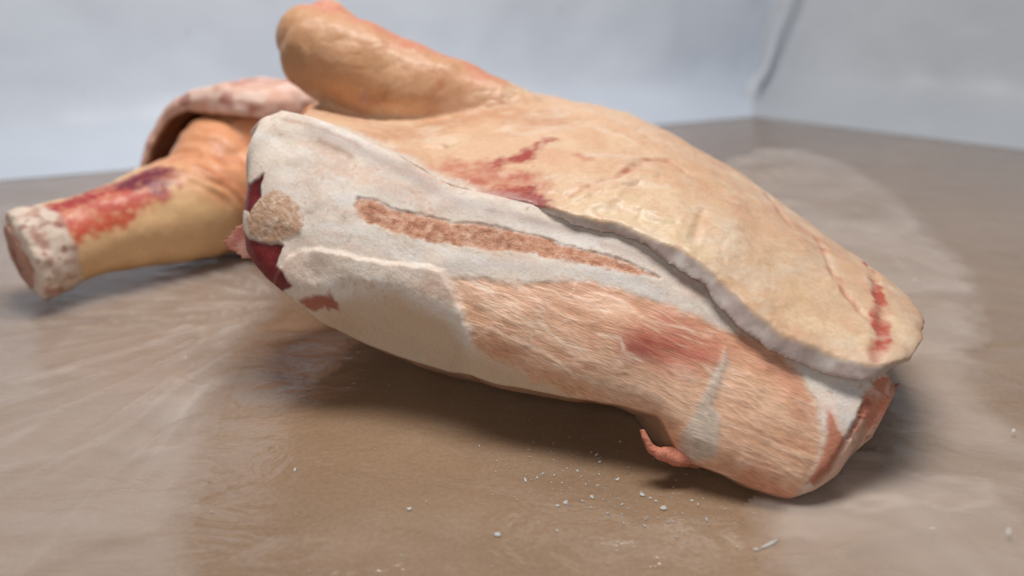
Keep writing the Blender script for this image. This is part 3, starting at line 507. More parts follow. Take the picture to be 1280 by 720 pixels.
# ------------------------------------------------------------------ clear film lying on the floor
def film_mat(name, haze, col):
    m, nt, p, out = mat(name)
    N, L = nt.nodes.new, nt.links.new
    tr = N('ShaderNodeBsdfTransparent')
    mx = N('ShaderNodeMixShader')
    tc = N('ShaderNodeTexCoord')
    n = N('ShaderNodeTexNoise'); n.inputs['Scale'].default_value = 7; n.inputs['Detail'].default_value = 6; n.inputs['Distortion'].default_value = 1.2
    L(tc.outputs['Object'], n.inputs['Vector'])
    mr = N('ShaderNodeMapRange'); mr.inputs[1].default_value = 0.3; mr.inputs[2].default_value = 0.72; mr.inputs[3].default_value = haze * 1.3; mr.inputs[4].default_value = haze * 2.8
    L(n.outputs['Fac'], mr.inputs[0])
    fa = N('ShaderNodeVertexColor'); fa.layer_name = 'pigment'
    hz = N('ShaderNodeMath'); hz.operation = 'MULTIPLY'
    L(mr.outputs[0], hz.inputs[0]); L(fa.outputs['Color'], hz.inputs[1])
    L(hz.outputs[0], mx.inputs[0]); L(tr.outputs[0], mx.inputs[1]); L(p.outputs[0], mx.inputs[2]); L(mx.outputs[0], out.inputs[0])
    p.inputs['Base Color'].default_value = (*srgb(*col), 1)
    p.inputs['Roughness'].default_value = 0.22
    p.inputs['Specular IOR Level'].default_value = 1.0
    n2 = N('ShaderNodeTexNoise'); n2.inputs['Scale'].default_value = 16; n2.inputs['Detail'].default_value = 4; n2.inputs['Distortion'].default_value = 1.0
    mp = N('ShaderNodeMapping'); mp.inputs['Scale'].default_value = (1, 2.6, 1); mp.inputs['Rotation'].default_value = (0, 0, 0.5)
    L(tc.outputs['Object'], mp.inputs['Vector']); L(mp.outputs[0], n2.inputs['Vector'])
    b = N('ShaderNodeBump'); b.inputs['Strength'].default_value = 0.4; b.inputs['Distance'].default_value = 0.006
    L(n2.outputs['Fac'], b.inputs['Height']); L(b.outputs[0], p.inputs['Normal'])
    return m

def film(name, outline, pin, material, seed, res=0.004, amp=0.0016):
    poly = np.array(outline)
    lo, hi = poly.min(0), poly.max(0)
    nx, ny = int((hi[0] - lo[0]) / res) + 2, int((hi[1] - lo[1]) / res) + 2
    xs, ys = np.linspace(lo[0], hi[0], nx), np.linspace(lo[1], hi[1], ny)
    X, Y = np.meshgrid(xs, ys)
    q = np.stack([X.ravel(), Y.ravel()], 1)
    q3 = np.column_stack([q, np.zeros(len(q))])
    wob = 0.010 * fbm(q3 * 14, 3, seed)
    sd = poly_sdf(q, poly) + wob
    rel = q - np.array(pin)
    ang, rad = np.arctan2(rel[:, 1], rel[:, 0]), np.linalg.norm(rel, axis=1)
    rip = fbm(np.column_stack([ang * 9, rad * 4, np.zeros(len(q))]), 3, seed + 2)
    ridge = np.clip(1 - np.abs(rip) * 5, 0, 1) ** 2
    h = 0.004 + amp * (1 + fbm(q3 * np.array([9, 20, 1]), 3, seed + 5)) + 0.0060 * ridge * np.exp(-rad / 0.20) * sstep(0.005, 0.04, rad)
    h = h + 0.0035 * np.clip(1 - np.abs(fbm(q3 * np.array([5, 9, 1]) + 4, 2, seed + 7)) * 9, 0, 1)
    f = grid_faces(ny, nx)
    keep = (sd[f] < 0).all(1)
    f = f[keep]
    ids, inv = np.unique(f.ravel(), return_inverse=True)
    v = np.column_stack([q, h])[ids]
    den = (0.12 + 0.88 * sstep(0, -0.035, sd[ids] + 0.008 * fbm(q3[ids] * 60, 2, seed + 9)))   # haze fades towards the film's edge for a softer outline
    streak = ridge * np.exp(-rad / 0.22) * sstep(0.005, 0.04, rad) + 0.25 * np.clip(1 - np.abs(fbm(q3 * np.array([7, 13, 1]) + 4, 4, seed + 7)) * 16, 0, 1)
    den = den * (1 + 1.0 * streak[ids]) / 2          # light streaks along the wrinkles painted as extra haze (halved here, doubled in the material)
    return mesh_obj(name, v, inv.reshape(-1, 4), material, None, np.repeat(den[:, None], 3, 1))
fo = film('plastic_film', FILM_LEFT, FILM_LEFT[0], film_mat('clear_film_a', 0.30, (222, 208, 198)), 21)
tag(fo, 'hazy clear plastic film wrinkled over the floor at the left, below the hock', 'plastic film')
fo = film('plastic_film', FILM_RIGHT, FILM_RIGHT[0], film_mat('clear_film_b', 0.36, (232, 216, 204)), 31)
tag(fo, 'hazy clear plastic film on the floor to the right of the big joint', 'plastic film')

# ------------------------------------------------------------------ the large joint: cut face (core)
FO, FA, FB, FN = map(np.array, (FACE_O, FACE_A, FACE_B, FACE_N))
top, bot = np.array(CORE_TOP), np.array(CORE_BOTTOM)
joint = thing('pork_joint', 'large frozen pork joint with tan rind, frosted white fat and pink cut side facing front', 'meat', (0.05, 0.72, 0))

NU, NT = 470, 170
a0, a1 = top[0, 0], top[-1, 0]
w = np.linspace(0, 1, NU)
w = w * 0.8 + 0.2 * (0.5 - 0.5 * np.cos(np.pi * w))
av = a0 + (a1 - a0) * w
bt, bb = np.interp(av, top[:, 0], top[:, 1]), np.interp(av, bot[:, 0], bot[:, 1])
k = np.hanning(9); k /= k.sum()
sm_ = lambda x: np.concatenate([x[:4], np.convolve(x, k, 'valid'), x[-4:]])
bt, bb = sm_(bt), sm_(bb)
tv = np.linspace(1, 0, NT)
Aa = np.repeat(av[None], NT, 0)
Bb = bb[None] + (bt - bb)[None] * tv[:, None]
q = np.stack([Aa.ravel(), Bb.ravel()], 1)
n = core_n(q[:, 0], q[:, 1], np.column_stack([av, bt]), np.column_stack([av, bb]), np.array(RIDGE))
def soft_grid(g, k0, k1):
    for ax_, kk in ((0, k0), (1, k1)):
        h = np.hanning(kk + 2)[1:-1]; h /= h.sum()
        pad = [(0, 0), (0, 0)]; pad[ax_] = (kk // 2, kk // 2)
        gp = np.pad(g, pad, 'reflect', reflect_type='odd')
        g = np.apply_along_axis(lambda x: np.convolve(x, h, 'valid'), ax_, gp)
    return g
n = soft_grid(n.reshape(NT, NU), 39, 27).ravel()
q3 = np.column_stack([q, np.zeros(len(q))])
wq = q + 0.0020 * np.stack([fbm(q3 * 120, 3, 40), fbm(q3 * 120, 3, 45)], 1)
zf = {}
for key, poly, soft in (('lean', LEAN, .0036), ('strip', STRIP, .0024), ('tendon', TENDON, .0030), ('knob', KNOB, .0026), ('gash', GASH, .0012),
                        ('slot', SLOT, .0012), ('patch', PATCH, .0012), ('redge', RIGHT_EDGE, .002), ('rband', RIGHT_BAND, .002), ('rrim', RIGHT_RIM, .002), ('rib', RIB_FAT, .0035)):
    zf[key] = sstep(soft, -soft, poly_sdf(wq, poly) + (0.0022 * fbm(q3 * 330, 3, 87) + 0.0008 * fbm(q3 * np.array([60, 120, 1]), 3, 88) if key in ('lean', 'strip', 'knob', 'redge', 'patch') else 0))
for key, poly in (('knob', KNOB), ('lean', LEAN), ('tendon', TENDON), ('strip', STRIP), ('rib', RIB_FAT)):
    zf[key + '_in'] = -poly_sdf(q, poly)
warpq = q3 * np.array([34, 190, 1]) + 1.6 * np.stack([fbm(q3 * 30, 2, 71), fbm(q3 * 30, 2, 72), 0 * q[:, 0]], 1)
fib = fbm(warpq, 4, 50)
low = sstep(0.004, -0.01, q[:, 1] - np.interp(q[:, 0], np.array(RIDGE)[:, 0], np.array(RIDGE)[:, 1]))
n = n + low * (0.0026 * fbm(q3 * np.array([26, 40, 1]), 3, 89))
ridges = np.clip(1 - np.abs(fbm(q3 * np.array([11, 85, 1]) + 0.8 * fbm(q3 * 25, 2, 55)[:, None], 3, 56)) * 6, 0, 1) ** 2
lump = fbm(q3 * 28, 3, 52)
grit = fbm(q3 * 420, 3, 53)
notlean = 1 - np.clip(zf['lean'] + zf['strip'], 0, 1)
n = n + 0.0052 * fbm(q3 * 16, 3, 51) + 0.0016 * lump * notlean + 0.00025 * grit * notlean
n = n + zf['lean'] * (-0.0006 + 0.0006 * fib + 0.0004 * ridges + 0.002 * sstep(0, 0.03, zf['lean_in']))
n = n + zf['strip'] * (-0.0010 + 0.0006 * fbm(q3 * 260, 3, 58))
n = n + zf['tendon'] * (0.0008 + 0.001 * fbm(q3 * np.array([160, 40, 1]), 2, 59))
n = n + zf['knob'] * (0.001 + 0.003 * sstep(0, 0.02, zf['knob_in']) + 0.0007 * fbm(q3 * 300, 3, 61))
n = n - zf['gash'] * (0.0018 + 0.0008 * lump) - zf['slot'] * 0.0015 - zf['patch'] * 0.0016
n = n + zf['rib'] * (0.0040 + 0.0035 * fbm(q3 * 34, 3, 121)) - zf['redge'] * (0.002 - 0.001 * ridges)
cre = sstep(0.003, 0.0, line_dist(wq, RIGHT_CREASE, [0.0008] * len(RIGHT_CREASE)))
n = n - 0.0016 * cre
# pigment
fatc = np.tile(srgb(224, 209, 195), (len(q), 1))
fatc = mix(fatc, srgb(206, 192, 180), sstep(0.0, 0.6, fbm(q3 * 45, 3, 62)) * 0.7)
fatc = mix(fatc, srgb(226, 218, 210), sstep(0.1, 0.6, fbm(q3 * 75, 3, 63)) * 0.6)
fatc = mix(fatc, srgb(216, 186, 168), sstep(0.15, 0.6, fbm(q3 * 26, 3, 64)) * 0.35)
fatc = mix(fatc, srgb(160, 136, 122), sstep(0.60, 0.74, fbm(q3 * 170, 2, 65)) * 0.4)
stk = fbm(q3 * np.array([14, 60, 1]) + 0.6 * fbm(q3 * 20, 2, 83)[:, None], 4, 84, 0.6)
fatc = mix(fatc, srgb(236, 230, 226), sstep(0.0, 0.5, stk) * 0.6)
fatc = mix(fatc, srgb(218, 180, 160), sstep(0.1, 0.5, -stk) * 0.45)
fatc = mix(fatc, srgb(196, 140, 118), sstep(0.62, 0.76, fbm(q3 * 210, 2, 85)) * sstep(0, 0.4, fbm(q3 * 22, 2, 86)) * 0.6)
crm = fbm(q3 * 300, 3, 96)
fatc = mix(fatc, srgb(240, 236, 234), sstep(0.15, 0.5, crm) * 0.25)
fatc = mix(fatc, srgb(196, 166, 148), sstep(0.2, 0.55, -crm) * sstep(-0.2, 0.4, fbm(q3 * 24, 3, 97)) * 0.5)
for pts, wd, cl, st, sf in FAT_STAINS:
    fatc = mix(fatc, srgb(*cl), st * sstep(sf, -sf, line_dist(wq, pts, wd)) * np.clip(0.8 + 0.5 * lump, 0, 1))
lean = np.tile(srgb(226, 180, 148), (len(q), 1))
lean = mix(lean, srgb(212, 156, 122), sstep(-0.1, 0.7, fbm(q3 * np.array([14, 34, 1]), 3, 66)) * 0.7)
lean = mix(lean, srgb(240, 206, 182), sstep(0.0, 0.5, fib) * 0.55)
lean = mix(lean, srgb(184, 124, 94), sstep(0.05, 0.5, -fib) * 0.4)
for pts, wd, cl, st, sf in LEAN_STAINS:
    lean = mix(lean, srgb(*cl), st * sstep(sf, -sf, line_dist(wq, pts, wd)) * np.clip(0.85 + 0.7 * fib, 0, 1))
lean = mix(lean, srgb(234, 206, 184), ridges * 0.60 * sstep(-0.3, 0.4, fbm(q3 * 40, 2, 67)))
fine_q = q + 0.0016 * np.stack([fbm(q3 * 150, 2, 68), fbm(q3 * 150, 2, 69)], 1)
for pts, wd, cl, st, sf in LEAN_STREAKS:
    lean = mix(lean, srgb(*cl), st * sstep(sf, -sf, line_dist(fine_q, pts, wd)))
rb = np.interp(q[:, 0], np.array(RIDGE)[:, 0], np.array(RIDGE)[:, 1])
fatc = mix(fatc, srgb(208, 182, 154), sstep(0.001, -0.012, q[:, 1] - rb + 0.006 * lump) * sstep(a0 + 0.06, a0 + 0.12, q[:, 0]) * 0.8)  # shade and brown floor bounce below the ridge, painted into the fat
c = fatc * (1 - zf['lean'][:, None]) + lean * zf['lean'][:, None]
gr = fbm(q3 * 230, 3, 70)
stripc = mix(np.tile(srgb(204, 150, 122), (len(q), 1)), srgb(222, 182, 158), sstep(0.0, 0.5, gr) * 0.8)
stripc = mix(stripc, srgb(158, 100, 76), sstep(0.1, 0.5, -gr) * 0.6)
c = c * (1 - zf['strip'][:, None]) + stripc * zf['strip'][:, None]
knobc = mix(np.tile(srgb(196, 160, 134), (len(q), 1)), srgb(222, 196, 176), sstep(0.0, 0.5, gr) * 0.8)
c = c * (1 - zf['knob'][:, None]) + knobc * zf['knob'][:, None]
edgec = mix(np.tile(srgb(206, 134, 110), (len(q), 1)), srgb(226, 186, 168), sstep(-0.1, 0.4, fbm(q3 * 90, 3, 77)) * 0.75)
c = c * (1 - zf['redge'][:, None]) + edgec * zf['redge'][:, None]
c = mix(c, srgb(196, 122, 92), zf['rband'] * 0.9)
c = mix(c, srgb(226, 186, 164), zf['rrim'] * 0.9)
c = mix(c, srgb(228, 208, 196), sstep(0.003, 0.0008, line_dist(wq, RIGHT_SEAM, [0.0008] * 3)) * 0.8)
c = mix(c, srgb(150, 84, 64), cre * 0.6 * np.clip(0.7 + lump, 0, 1))
tenc = mix(np.tile(srgb(192, 184, 172), (len(q), 1)), srgb(166, 150, 136), sstep(0, 0.5, fbm(q3 * np.array([170, 60, 1]), 3, 73)) * 0.6)
c = c * (1 - 0.7 * zf['tendon'][:, None]) + tenc * 0.7 * zf['tendon'][:, None]
blood = mix(np.tile(srgb(120, 44, 44), (len(q), 1)), srgb(86, 26, 28), sstep(0, 0.5, lump))
for kk in ('gash', 'slot'):
    c = c * (1 - zf[kk][:, None]) + blood * zf[kk][:, None]
c = mix(c, srgb(172, 104, 84), zf['patch'] * 0.95)
upl = sstep(0.0020, 0.0003, line_dist(wq, STRIP[1:10], [0.0002] * 9) + 0.0012 * gr)
c = mix(c, srgb(132, 92, 76), upl * 0.4 * sstep(-0.3, 0.4, fbm(q3 * 50, 2, 92)))                       # dark line along the top of the strip
n = n - 0.0008 * upl

# section loops: face, underside, back, top
face_pts = FO + q[:, :1] * FA + q[:, 1:] * FB + n[:, None] * FN
nf = n.reshape(NT, NU)
rows = [face_pts.reshape(NT, NU, 3)]
cols_ = [c.reshape(NT, NU, 3)]
zr = [np.argmax(np.stack([0.5 + 0 * zf['lean'], zf['lean'], zf['strip'], zf['tendon'], zf['knob'], np.maximum(zf['gash'], zf['slot']), zf['patch'] * 0.9, zf['redge']]), 0).reshape(NT, NU)]
uvr = [q.reshape(NT, NU, 2)]
am = 0.5 * (a0 + a1)
back_rows = []
NB = 34
for j in range(1, NB + 1):                       # underside, running back and a little upwards
    s = j / NB
    nn = nf[-1] - 0.16 * s
    b_ = bb + (bt - bb) * (0.06 * s + 0.22 * s * s)
    a_ = av + (am - av) * 0.34 * s
    back_rows.append((a_, b_, nn))
for j in range(1, 9):                            # back
    s = j / 8
    b_ = (bb + (bt - bb) * 0.28) * (1 - s) + (bt - 0.01) * s
    back_rows.append((av + (am - av) * 0.34, b_, nf[-1] * (1 - s) + nf[0] * s - 0.16))
for j in range(1, 8):                            # top, hidden under the rind
    s = j / 8
    back_rows.append((av + (am - av) * 0.34 * (1 - s), bt - 0.01 * (1 - s), nf[0] - 0.16 * (1 - s)))
unders = mix(np.tile(srgb(176, 138, 112), (NU, 1)), srgb(150, 104, 82), sstep(0, 0.6, fbm(np.column_stack([av * 40, av * 0, av * 0]), 3, 81)))  # underside pigment darkened to deepen the shade beneath the joint
for a_, b_, nn in back_rows:
    p = FO + np.outer(a_, FA) + np.outer(b_, FB) + np.outer(nn, FN)
    p = p + 0.002 * fbm(p * 40, 3, 82)[:, None] * FB
    rows.append(p[None]); cols_.append(unders[None]); uvr.append(np.stack([a_, nn], -1)[None]); zr.append(np.zeros((1, NU), int))
V = np.concatenate(rows, 0); NR = V.shape[0]
Vf = V.reshape(-1, 3)
Vf[:, 2] = np.maximum(Vf[:, 2], 0.0015)
Cc = np.concatenate(cols_, 0).reshape(-1, 3); UV = np.concatenate(uvr, 0).reshape(-1, 2); Z = np.concatenate(zr, 0).reshape(-1)
idx = np.arange(NR * NU).reshape(NR, NU)
idn = np.roll(idx, -1, 0)
F = np.stack([idx[:, :-1], idn[:, :-1], idn[:, 1:], idx[:, 1:]], -1).reshape(-1, 4)
NRM = vert_normals(Vf, F)
mid = Vf[(NT // 2) * NU + NU // 2]
if NRM[(NT // 2) * NU + NU // 2] @ FN < 0:
    F = F[:, ::-1]; NRM = -NRM
zone = np.sort(Z[F], axis=1)[:, 2]
split_parts(Vf, F, zone, Cc, UV, NRM, [(0, 'fat', M['fat']), (1, 'lean', M['lean']), (2, 'muscle_strip', M['grain']), (3, 'tendon', M['fat']),
            (4, 'muscle_end', M['grain']), (5, 'blood_pocket', M['wet']), (6, 'lean_patch', M['grain']), (7, 'lean_edge', M['lean'])], joint)

# ------------------------------------------------------------------ the large joint: rind and shank, one continuous skin
nu, nv = 190, 110
outer = grid_resample(np.array(RIND_GRID), nu, nv)
uu0 = np.linspace(0, 1, nu)
gu, gv = np.gradient(outer, axis=1), np.gradient(outer, axis=0)
on = np.cross(gu, gv); on /= np.linalg.norm(on, axis=2)[:, :, None] + 1e-12
if on[nv // 4, nu // 2, 2] < 0:
    on = -on
ov = outer.reshape(-1, 3)
edge_wob = 0.008 * fbm(np.column_stack([uu0 * 26, uu0 * 0, uu0 * 0]), 3, 94)
outer = outer + (np.exp(-np.arange(nv) / 8.0)[:, None] * edge_wob[None])[:, :, None] * (outer[0] - outer[6])[None] / 0.02
ov = outer.reshape(-1, 3)
wave = 0.0035 * fbm(ov * 16, 3, 90) + 0.0015 * fbm(ov * 45, 2, 91)
outer = outer + on * wave.reshape(nv, nu)[:, :, None]
uu = np.linspace(0, 1, nu)
thick = np.interp(uu, [0, 0.2, 0.45, 0.6, 0.70, 0.78, 0.88, 0.95, 1.0], [0.007, 0.009, 0.012, 0.015, 0.019, 0.017, 0.014, 0.011, 0.008]) * 0.7 * (1 + 0.4 * fbm(np.column_stack([uu * 14, uu * 0, uu * 0]), 3, 93))
drop = np.interp(uu, [0, 0.5, 0.8, 1], [0.0, 0.0, 0.004, 0.006])
tan_out = outer[0] - outer[4]; tan_out /= np.linalg.norm(tan_out, axis=1)[:, None]
flare = np.exp(-np.arange(nv) / 3.0)[:, None, None] * (tan_out * (thick * np.interp(uu, [0, 0.35, 0.55, 1], [0, 0, 0.9, 0.8]))[:, None])[None]
inner = outer - on * thick[None, :, None] + flare
sv = np.vstack([outer.reshape(-1, 3), inner.reshape(-1, 3)])
sf = [tuple(x) for x in grid_faces(nv, nu)] + [tuple(x[::-1]) for x in grid_faces(nv, nu, nv * nu)]
OFF = nv * nu
for i in range(nu - 1):
    sf.append((i, i + 1, OFF + i + 1, OFF + i)); r = (nv - 1) * nu
    sf.append((r + i + 1, r + i, OFF + r + i, OFF + r + i + 1))
for j in range(nv - 1):
    sf.append(((j + 1) * nu, j * nu, OFF + j * nu, OFF + (j + 1) * nu)); e = nu - 1
    sf.append((j * nu + e, (j + 1) * nu + e, OFF + (j + 1) * nu + e, OFF + j * nu + e))
shank_path, shank_r = np.array(SHANK_PATH), np.array(SHANK_RADII)
tvv, tff = tube(shank_path, shank_r, 48, 70, 1.0, 0.62)
lobes = [tube([l0, np.add(l0, l1) * 0.5, l1], [lr, lr, lr], 24, 12, 1.0, 0.9) for l0, l1, lr in SHANK_LOBES]
tvv = tvv + 0.006 * np.stack([fbm(tvv * 18 + 7 * k, 3, 95 + k) for k in range(3)], 1)
rv, rf = voxel_union([(sv, sf), (tvv, tff)] + lobes, 0.0019, 7)
from mathutils.bvhtree import BVHTree
bvh = BVHTree.FromPolygons([tuple(p) for p in outer.reshape(-1, 3)], [tuple(x) for x in grid_faces(nv, nu)])
d_out = np.array([bvh.find_nearest(Vector(p))[3] for p in rv])
sp_ = catmull(shank_path, 40); sr_ = catmull(shank_r[:, None], 40)[:, 0]
d_sh = line_dist(rv, sp_, sr_)
w_sh = sstep(0.010, 0.022, d_out) * sstep(0.016, 0.004, d_sh)
w_rim = sstep(0.0006, 0.0050, d_out + 0.0022 * fbm(rv * 90, 3, 101)) * (1 - w_sh)
d_rim = line_dist(rv, RIM_LINE, [0.0] * len(RIM_LINE))
w_rim = w_rim * sstep(0.07, 0.05, d_rim)
xs_ = rv[:, 0]
rc = np.tile(srgb(232, 190, 154), (len(rv), 1))
rc = mix(rc, srgb(222, 174, 138), sstep(-0.2, 0.5, fbm(rv * 22, 3, 102)) * 0.6)
rc = mix(rc, srgb(238, 206, 172), sstep(0.0, 0.5, fbm(rv * 40, 3, 103)) * 0.5)
rc = mix(rc, srgb(224, 166, 134), sstep(0.2, 0.6, fbm(rv * 30, 3, 104)) * 0.5)
rc = paint(rc, rv, RIND_MARKS, 110, warp=0.005)
shc = np.tile(srgb(200, 152, 114), (len(rv), 1))
shc = mix(shc, srgb(212, 168, 132), sstep(0, 0.5, fbm(rv * 25, 3, 105)) * 0.6)
shc = paint(shc, rv, SHANK_MARKS, 120, warp=0.006)
rc = rc * (1 - w_sh[:, None]) + shc * w_sh[:, None]
rimc = mix(np.tile(srgb(194, 176, 170), (len(rv), 1)), srgb(220, 212, 206), sstep(-0.2, 0.4, fbm(rv * 60, 3, 106)) * 0.8)
rimc = mix(rimc, srgb(178, 156, 150), sstep(0.1, 0.5, fbm(rv * 34, 3, 118)) * 0.6)
rimc = mix(rimc, srgb(224, 214, 206), sstep(-0.02, -0.16, xs_) * 0.8)
rc = rc * (1 - w_rim[:, None]) + rimc * w_rim[:, None]
# frost bloom creeping over the left edge of the rind
fr = sstep(0.016, 0.002, d_rim + 0.006 * fbm(rv * 80, 3, 107)) * sstep(0.06, -0.08, xs_)
rc = mix(rc, srgb(222, 212, 202), fr * 0.85)
fst = sstep(0.12, 0.55, fbm(rv * np.array([26, 40, 40]), 4, 119, 0.6)) * (1 - w_rim) * (1 - w_sh)
rc = mix(rc, srgb(240, 220, 198), fst * 0.45)
por = fbm(rv * 260, 2, 98)
rc = mix(rc, srgb(190, 132, 100), sstep(0.3, 0.6, por) * 0.15 * (1 - w_rim) * sstep(-0.2, 0.3, fbm(rv * 20, 2, 99)))
spk = sstep(0.50, 0.62, fbm(rv * 230, 2, 108)) * (1 - w_rim) * sstep(0.2, 0.5, fbm(rv * 18, 2, 109))
rc = mix(rc, srgb(240, 226, 210), spk * 0.6)
rc = rc * (0.85 + 0.09 * w_rim + 0.15 * w_sh)[:, None]
rn_ = vert_normals(rv, rf)
crs = np.zeros(len(rv))
for pts, dpt, wdt in RIND_CREASES:
    crs = crs - dpt * sstep(wdt, 0, line_dist(rv + 0.003 * np.stack([fbm(rv * 60 + k, 2, 113 + k) for k in range(3)], 1), pts, [0.0] * len(pts)))
pud = np.clip(1 - np.abs(fbm(rv * np.array([34, 34, 34]), 3, 116)) * 5, 0, 1) ** 2
rv2 = rv + rn_ * (crs + (0.0016 * fbm(rv * 38, 3, 117) - 0.0009 * pud) * (1 - 0.5 * w_sh) * (1 - 0.7 * w_rim) * (1 - 0.6 * sstep(0.12, 0.22, xs_)) + 0.0006 * fbm(rv * 90, 3, 111) + 0.0002 * fbm(rv * 160, 2, 112) * w_rim)[:, None]
rv2[:, 2] = np.maximum(rv2[:, 2], 0.002)
rn_ = vert_normals(rv2, rf)
if rn_[np.argmax(rv2[:, 2]), 2] < 0:
    rf = rf[:, ::-1]; rn_ = -rn_
vz = np.where(w_rim > 0.5, 1, np.where(w_sh > 0.5, 2, 0))
zone = np.sort(vz[rf], axis=1)[:, 2]
split_parts(rv2, rf, zone, rc, None, rn_, [(0, 'rind', M['rind']), (1, 'fat_rim', M['rim']), (2, 'shank', M['rind'])], joint)

# torn meat flap at the blood pocket and the curled shred under the lean
def blob_strip(name, path, radii, squash, colr, material, parent, seed, amp=0.0015, cap=0.6):
    v, f = tube(path, radii, 20, 40, squash, cap)
    v = v + amp * np.stack([fbm(v * 90 + 3 * k, 3, seed + k) for k in range(3)], 1)
    cc = mix(np.tile(srgb(*colr), (len(v), 1)), srgb(*(np.array(colr) * 0.82)), sstep(0, 0.5, fbm(v * 120, 3, seed + 5)) * 0.8)
    return mesh_obj(name, v, f, material, parent, cc)
gf = np.array(GASH_FLAP)
back_dir = np.array([0.05, 0.016, 0.0])
gv_ = np.vstack([gf, gf + back_dir])
m_ = len(gf)
gfc = [tuple(range(m_)), tuple(range(m_, 2 * m_))[::-1]] + [(i, (i + 1) % m_, m_ + (i + 1) % m_, m_ + i) for i in range(m_)]
gv2, gf2 = voxel_union([(gv_, gfc)], 0.0016, 6)
gv2 = gv2 + 0.0012 * np.stack([fbm(gv2 * 70 + 3 * k, 3, 130 + k) for k in range(3)], 1)
gc = mix(np.tile(srgb(214, 160, 144), (len(gv2), 1)), srgb(186, 110, 98), sstep(-0.1, 0.4, fbm(gv2 * 70, 3, 135)) * 0.8)
mesh_obj('meat_flap', gv2, gf2, M['grain'], joint, gc)
blob_strip('curled_shred', SHRED, [0.012, 0.009, 0.006, 0.0042, 0.0034, 0.0022], 0.75, (206, 132, 108), M['grain'], joint, 140, 0.0032)

# ------------------------------------------------------------------ the second joint behind, on the left
hock = thing('pork_hock', 'smaller pork leg with bruised red skin and sawn white end, lying behind at left', 'meat', (-0.45, 0.9, 0))
leg_path, leg_r = np.array(LEG_PATH), np.array(LEG_RADII)
l1 = tube(leg_path, leg_r, 48, 90, 1.0, 0.12)
l2 = tube(THIGH_PATH, THIGH_RADII, 48, 60, 1.0, 0.6)
l3 = tube(FILL_PATH, FILL_RADII, 40, 40, 1.0, 0.6)
hv, hf = voxel_union([l1, l2, l3], 0.0026, 8)
hn = vert_normals(hv, hf)
if hn[np.argmax(hv[:, 2]), 2] < 0:
    hf = hf[:, ::-1]; hn = -hn
tpath = catmull(THIGH_PATH, 30)
ax = (tpath[-1] - tpath[0]) / np.linalg.norm(tpath[-1] - tpath[0])
along = (hv - np.array(FOLD_O)) @ np.array(FOLD_DIR)
fold = np.sin(along * 260 + 9 * fbm(hv * 14, 3, 150)) * np.clip(0.5 + fbm(hv * 20, 2, 153), 0, 1) * sstep(0.0, 0.03, along)
endk = sstep(0.05, 0.01, (hv - leg_path[0]) @ ((leg_path[1] - leg_path[0]) / np.linalg.norm(leg_path[1] - leg_path[0])))
hv = hv + hn * (0.003 * fbm(hv * 24, 3, 151) + 0.006 * endk * fbm(hv * 48, 3, 154) + 0.0028 * fold)[:, None]
hv[:, 2] = np.maximum(hv[:, 2], 0.0045)
hn = vert_normals(hv, hf)
hc = np.tile(srgb(226, 186, 140), (len(hv), 1))
hc = mix(hc, srgb(232, 196, 152), sstep(0, 0.5, fbm(hv * 25, 3, 152)) * 0.6)
hc = mix(hc, srgb(214, 146, 106), sstep(0.0, 0.04, along) * 0.85)
hc = mix(hc, srgb(176, 104, 72), sstep(0.2, 0.9, -fold) * 0.5 * sstep(0.0, 0.04, along))
hc = hc * 1.1
hc = paint(hc, hv, LEG_MARKS, 160, warp=0.008)
la = (leg_path[1] - leg_path[0]) / np.linalg.norm(leg_path[1] - leg_path[0])
ld = (hv - leg_path[0]) @ la + 0.012 * fbm(hv * 45, 4, 170)
endw = sstep(0.040, 0.034, ld)
endc = mix(np.tile(srgb(226, 208, 192), (len(hv), 1)), srgb(190, 140, 126), sstep(0.0, 0.45, fbm(hv * 70, 3, 171)) * 0.8)
endc = mix(endc, srgb(150, 90, 80), sstep(0.3, 0.55, fbm(hv * 120, 3, 172)) * 0.7)
hc = hc * (1 - endw[:, None]) + endc * endw[:, None]
vz = np.where(endw > 0.5, 1, np.where(along > 0.02, 2, 0))
split_parts(hv, hf, np.sort(vz[hf], axis=1)[:, 2], hc, None, hn, [(0, 'shank', M['rind']), (1, 'cut_end', M['fat']), (2, 'thigh', M['rind'])], hock)
# sawn bone in the cut end
bpt = leg_path[0] - la * 0.001
blob_strip('bone', [bpt - la * 0.006, bpt, bpt + la * 0.012], [0.033, 0.035, 0.035], 1.1, (196, 150, 132), M['grain'], hock, 180, 0.004, 0.12)
blob_strip('marrow', [bpt - la * 0.0085, bpt - la * 0.007, bpt - la * 0.002], [0.015, 0.017, 0.017], 1.2, (156, 84, 66), M['grain'], hock, 185, 0.003, 0.15)
# rind flap arching over the thigh
ap = catmull(ARCH_PATH, 110)
tg = np.gradient(ap, axis=0); tg /= np.linalg.norm(tg, axis=1)[:, None]
depth_dir = np.array([0.12, 0.98, -0.05])
nrm = np.cross(tg, depth_dir); nrm /= np.linalg.norm(nrm, axis=1)[:, None]
if nrm[len(ap) // 2, 2] < 0:
    nrm = -nrm
th = np.interp(np.linspace(0, 1, len(ap)), [0, 0.2, 0.45, 0.7, 1], [0.010, 0.013, 0.028, 0.040, 0.042])
prof = [(-0.5, 0.0), (-0.25, -0.004), (0.1, -0.004), (0.4, 0.004), (0.5, 0.018), (0.5, 0.08), (0.5, 0.17), (-0.5, 0.17), (-0.5, 0.10), (-0.5, 0.03)]
loops = np.stack([ap + nrm * (th * s)[:, None] + depth_dir * dd for s, dd in prof], 0)
av_ = loops.reshape(-1, 3)
af = [tuple(x) for x in grid_faces(len(prof), len(ap))]
m_ = len(ap)
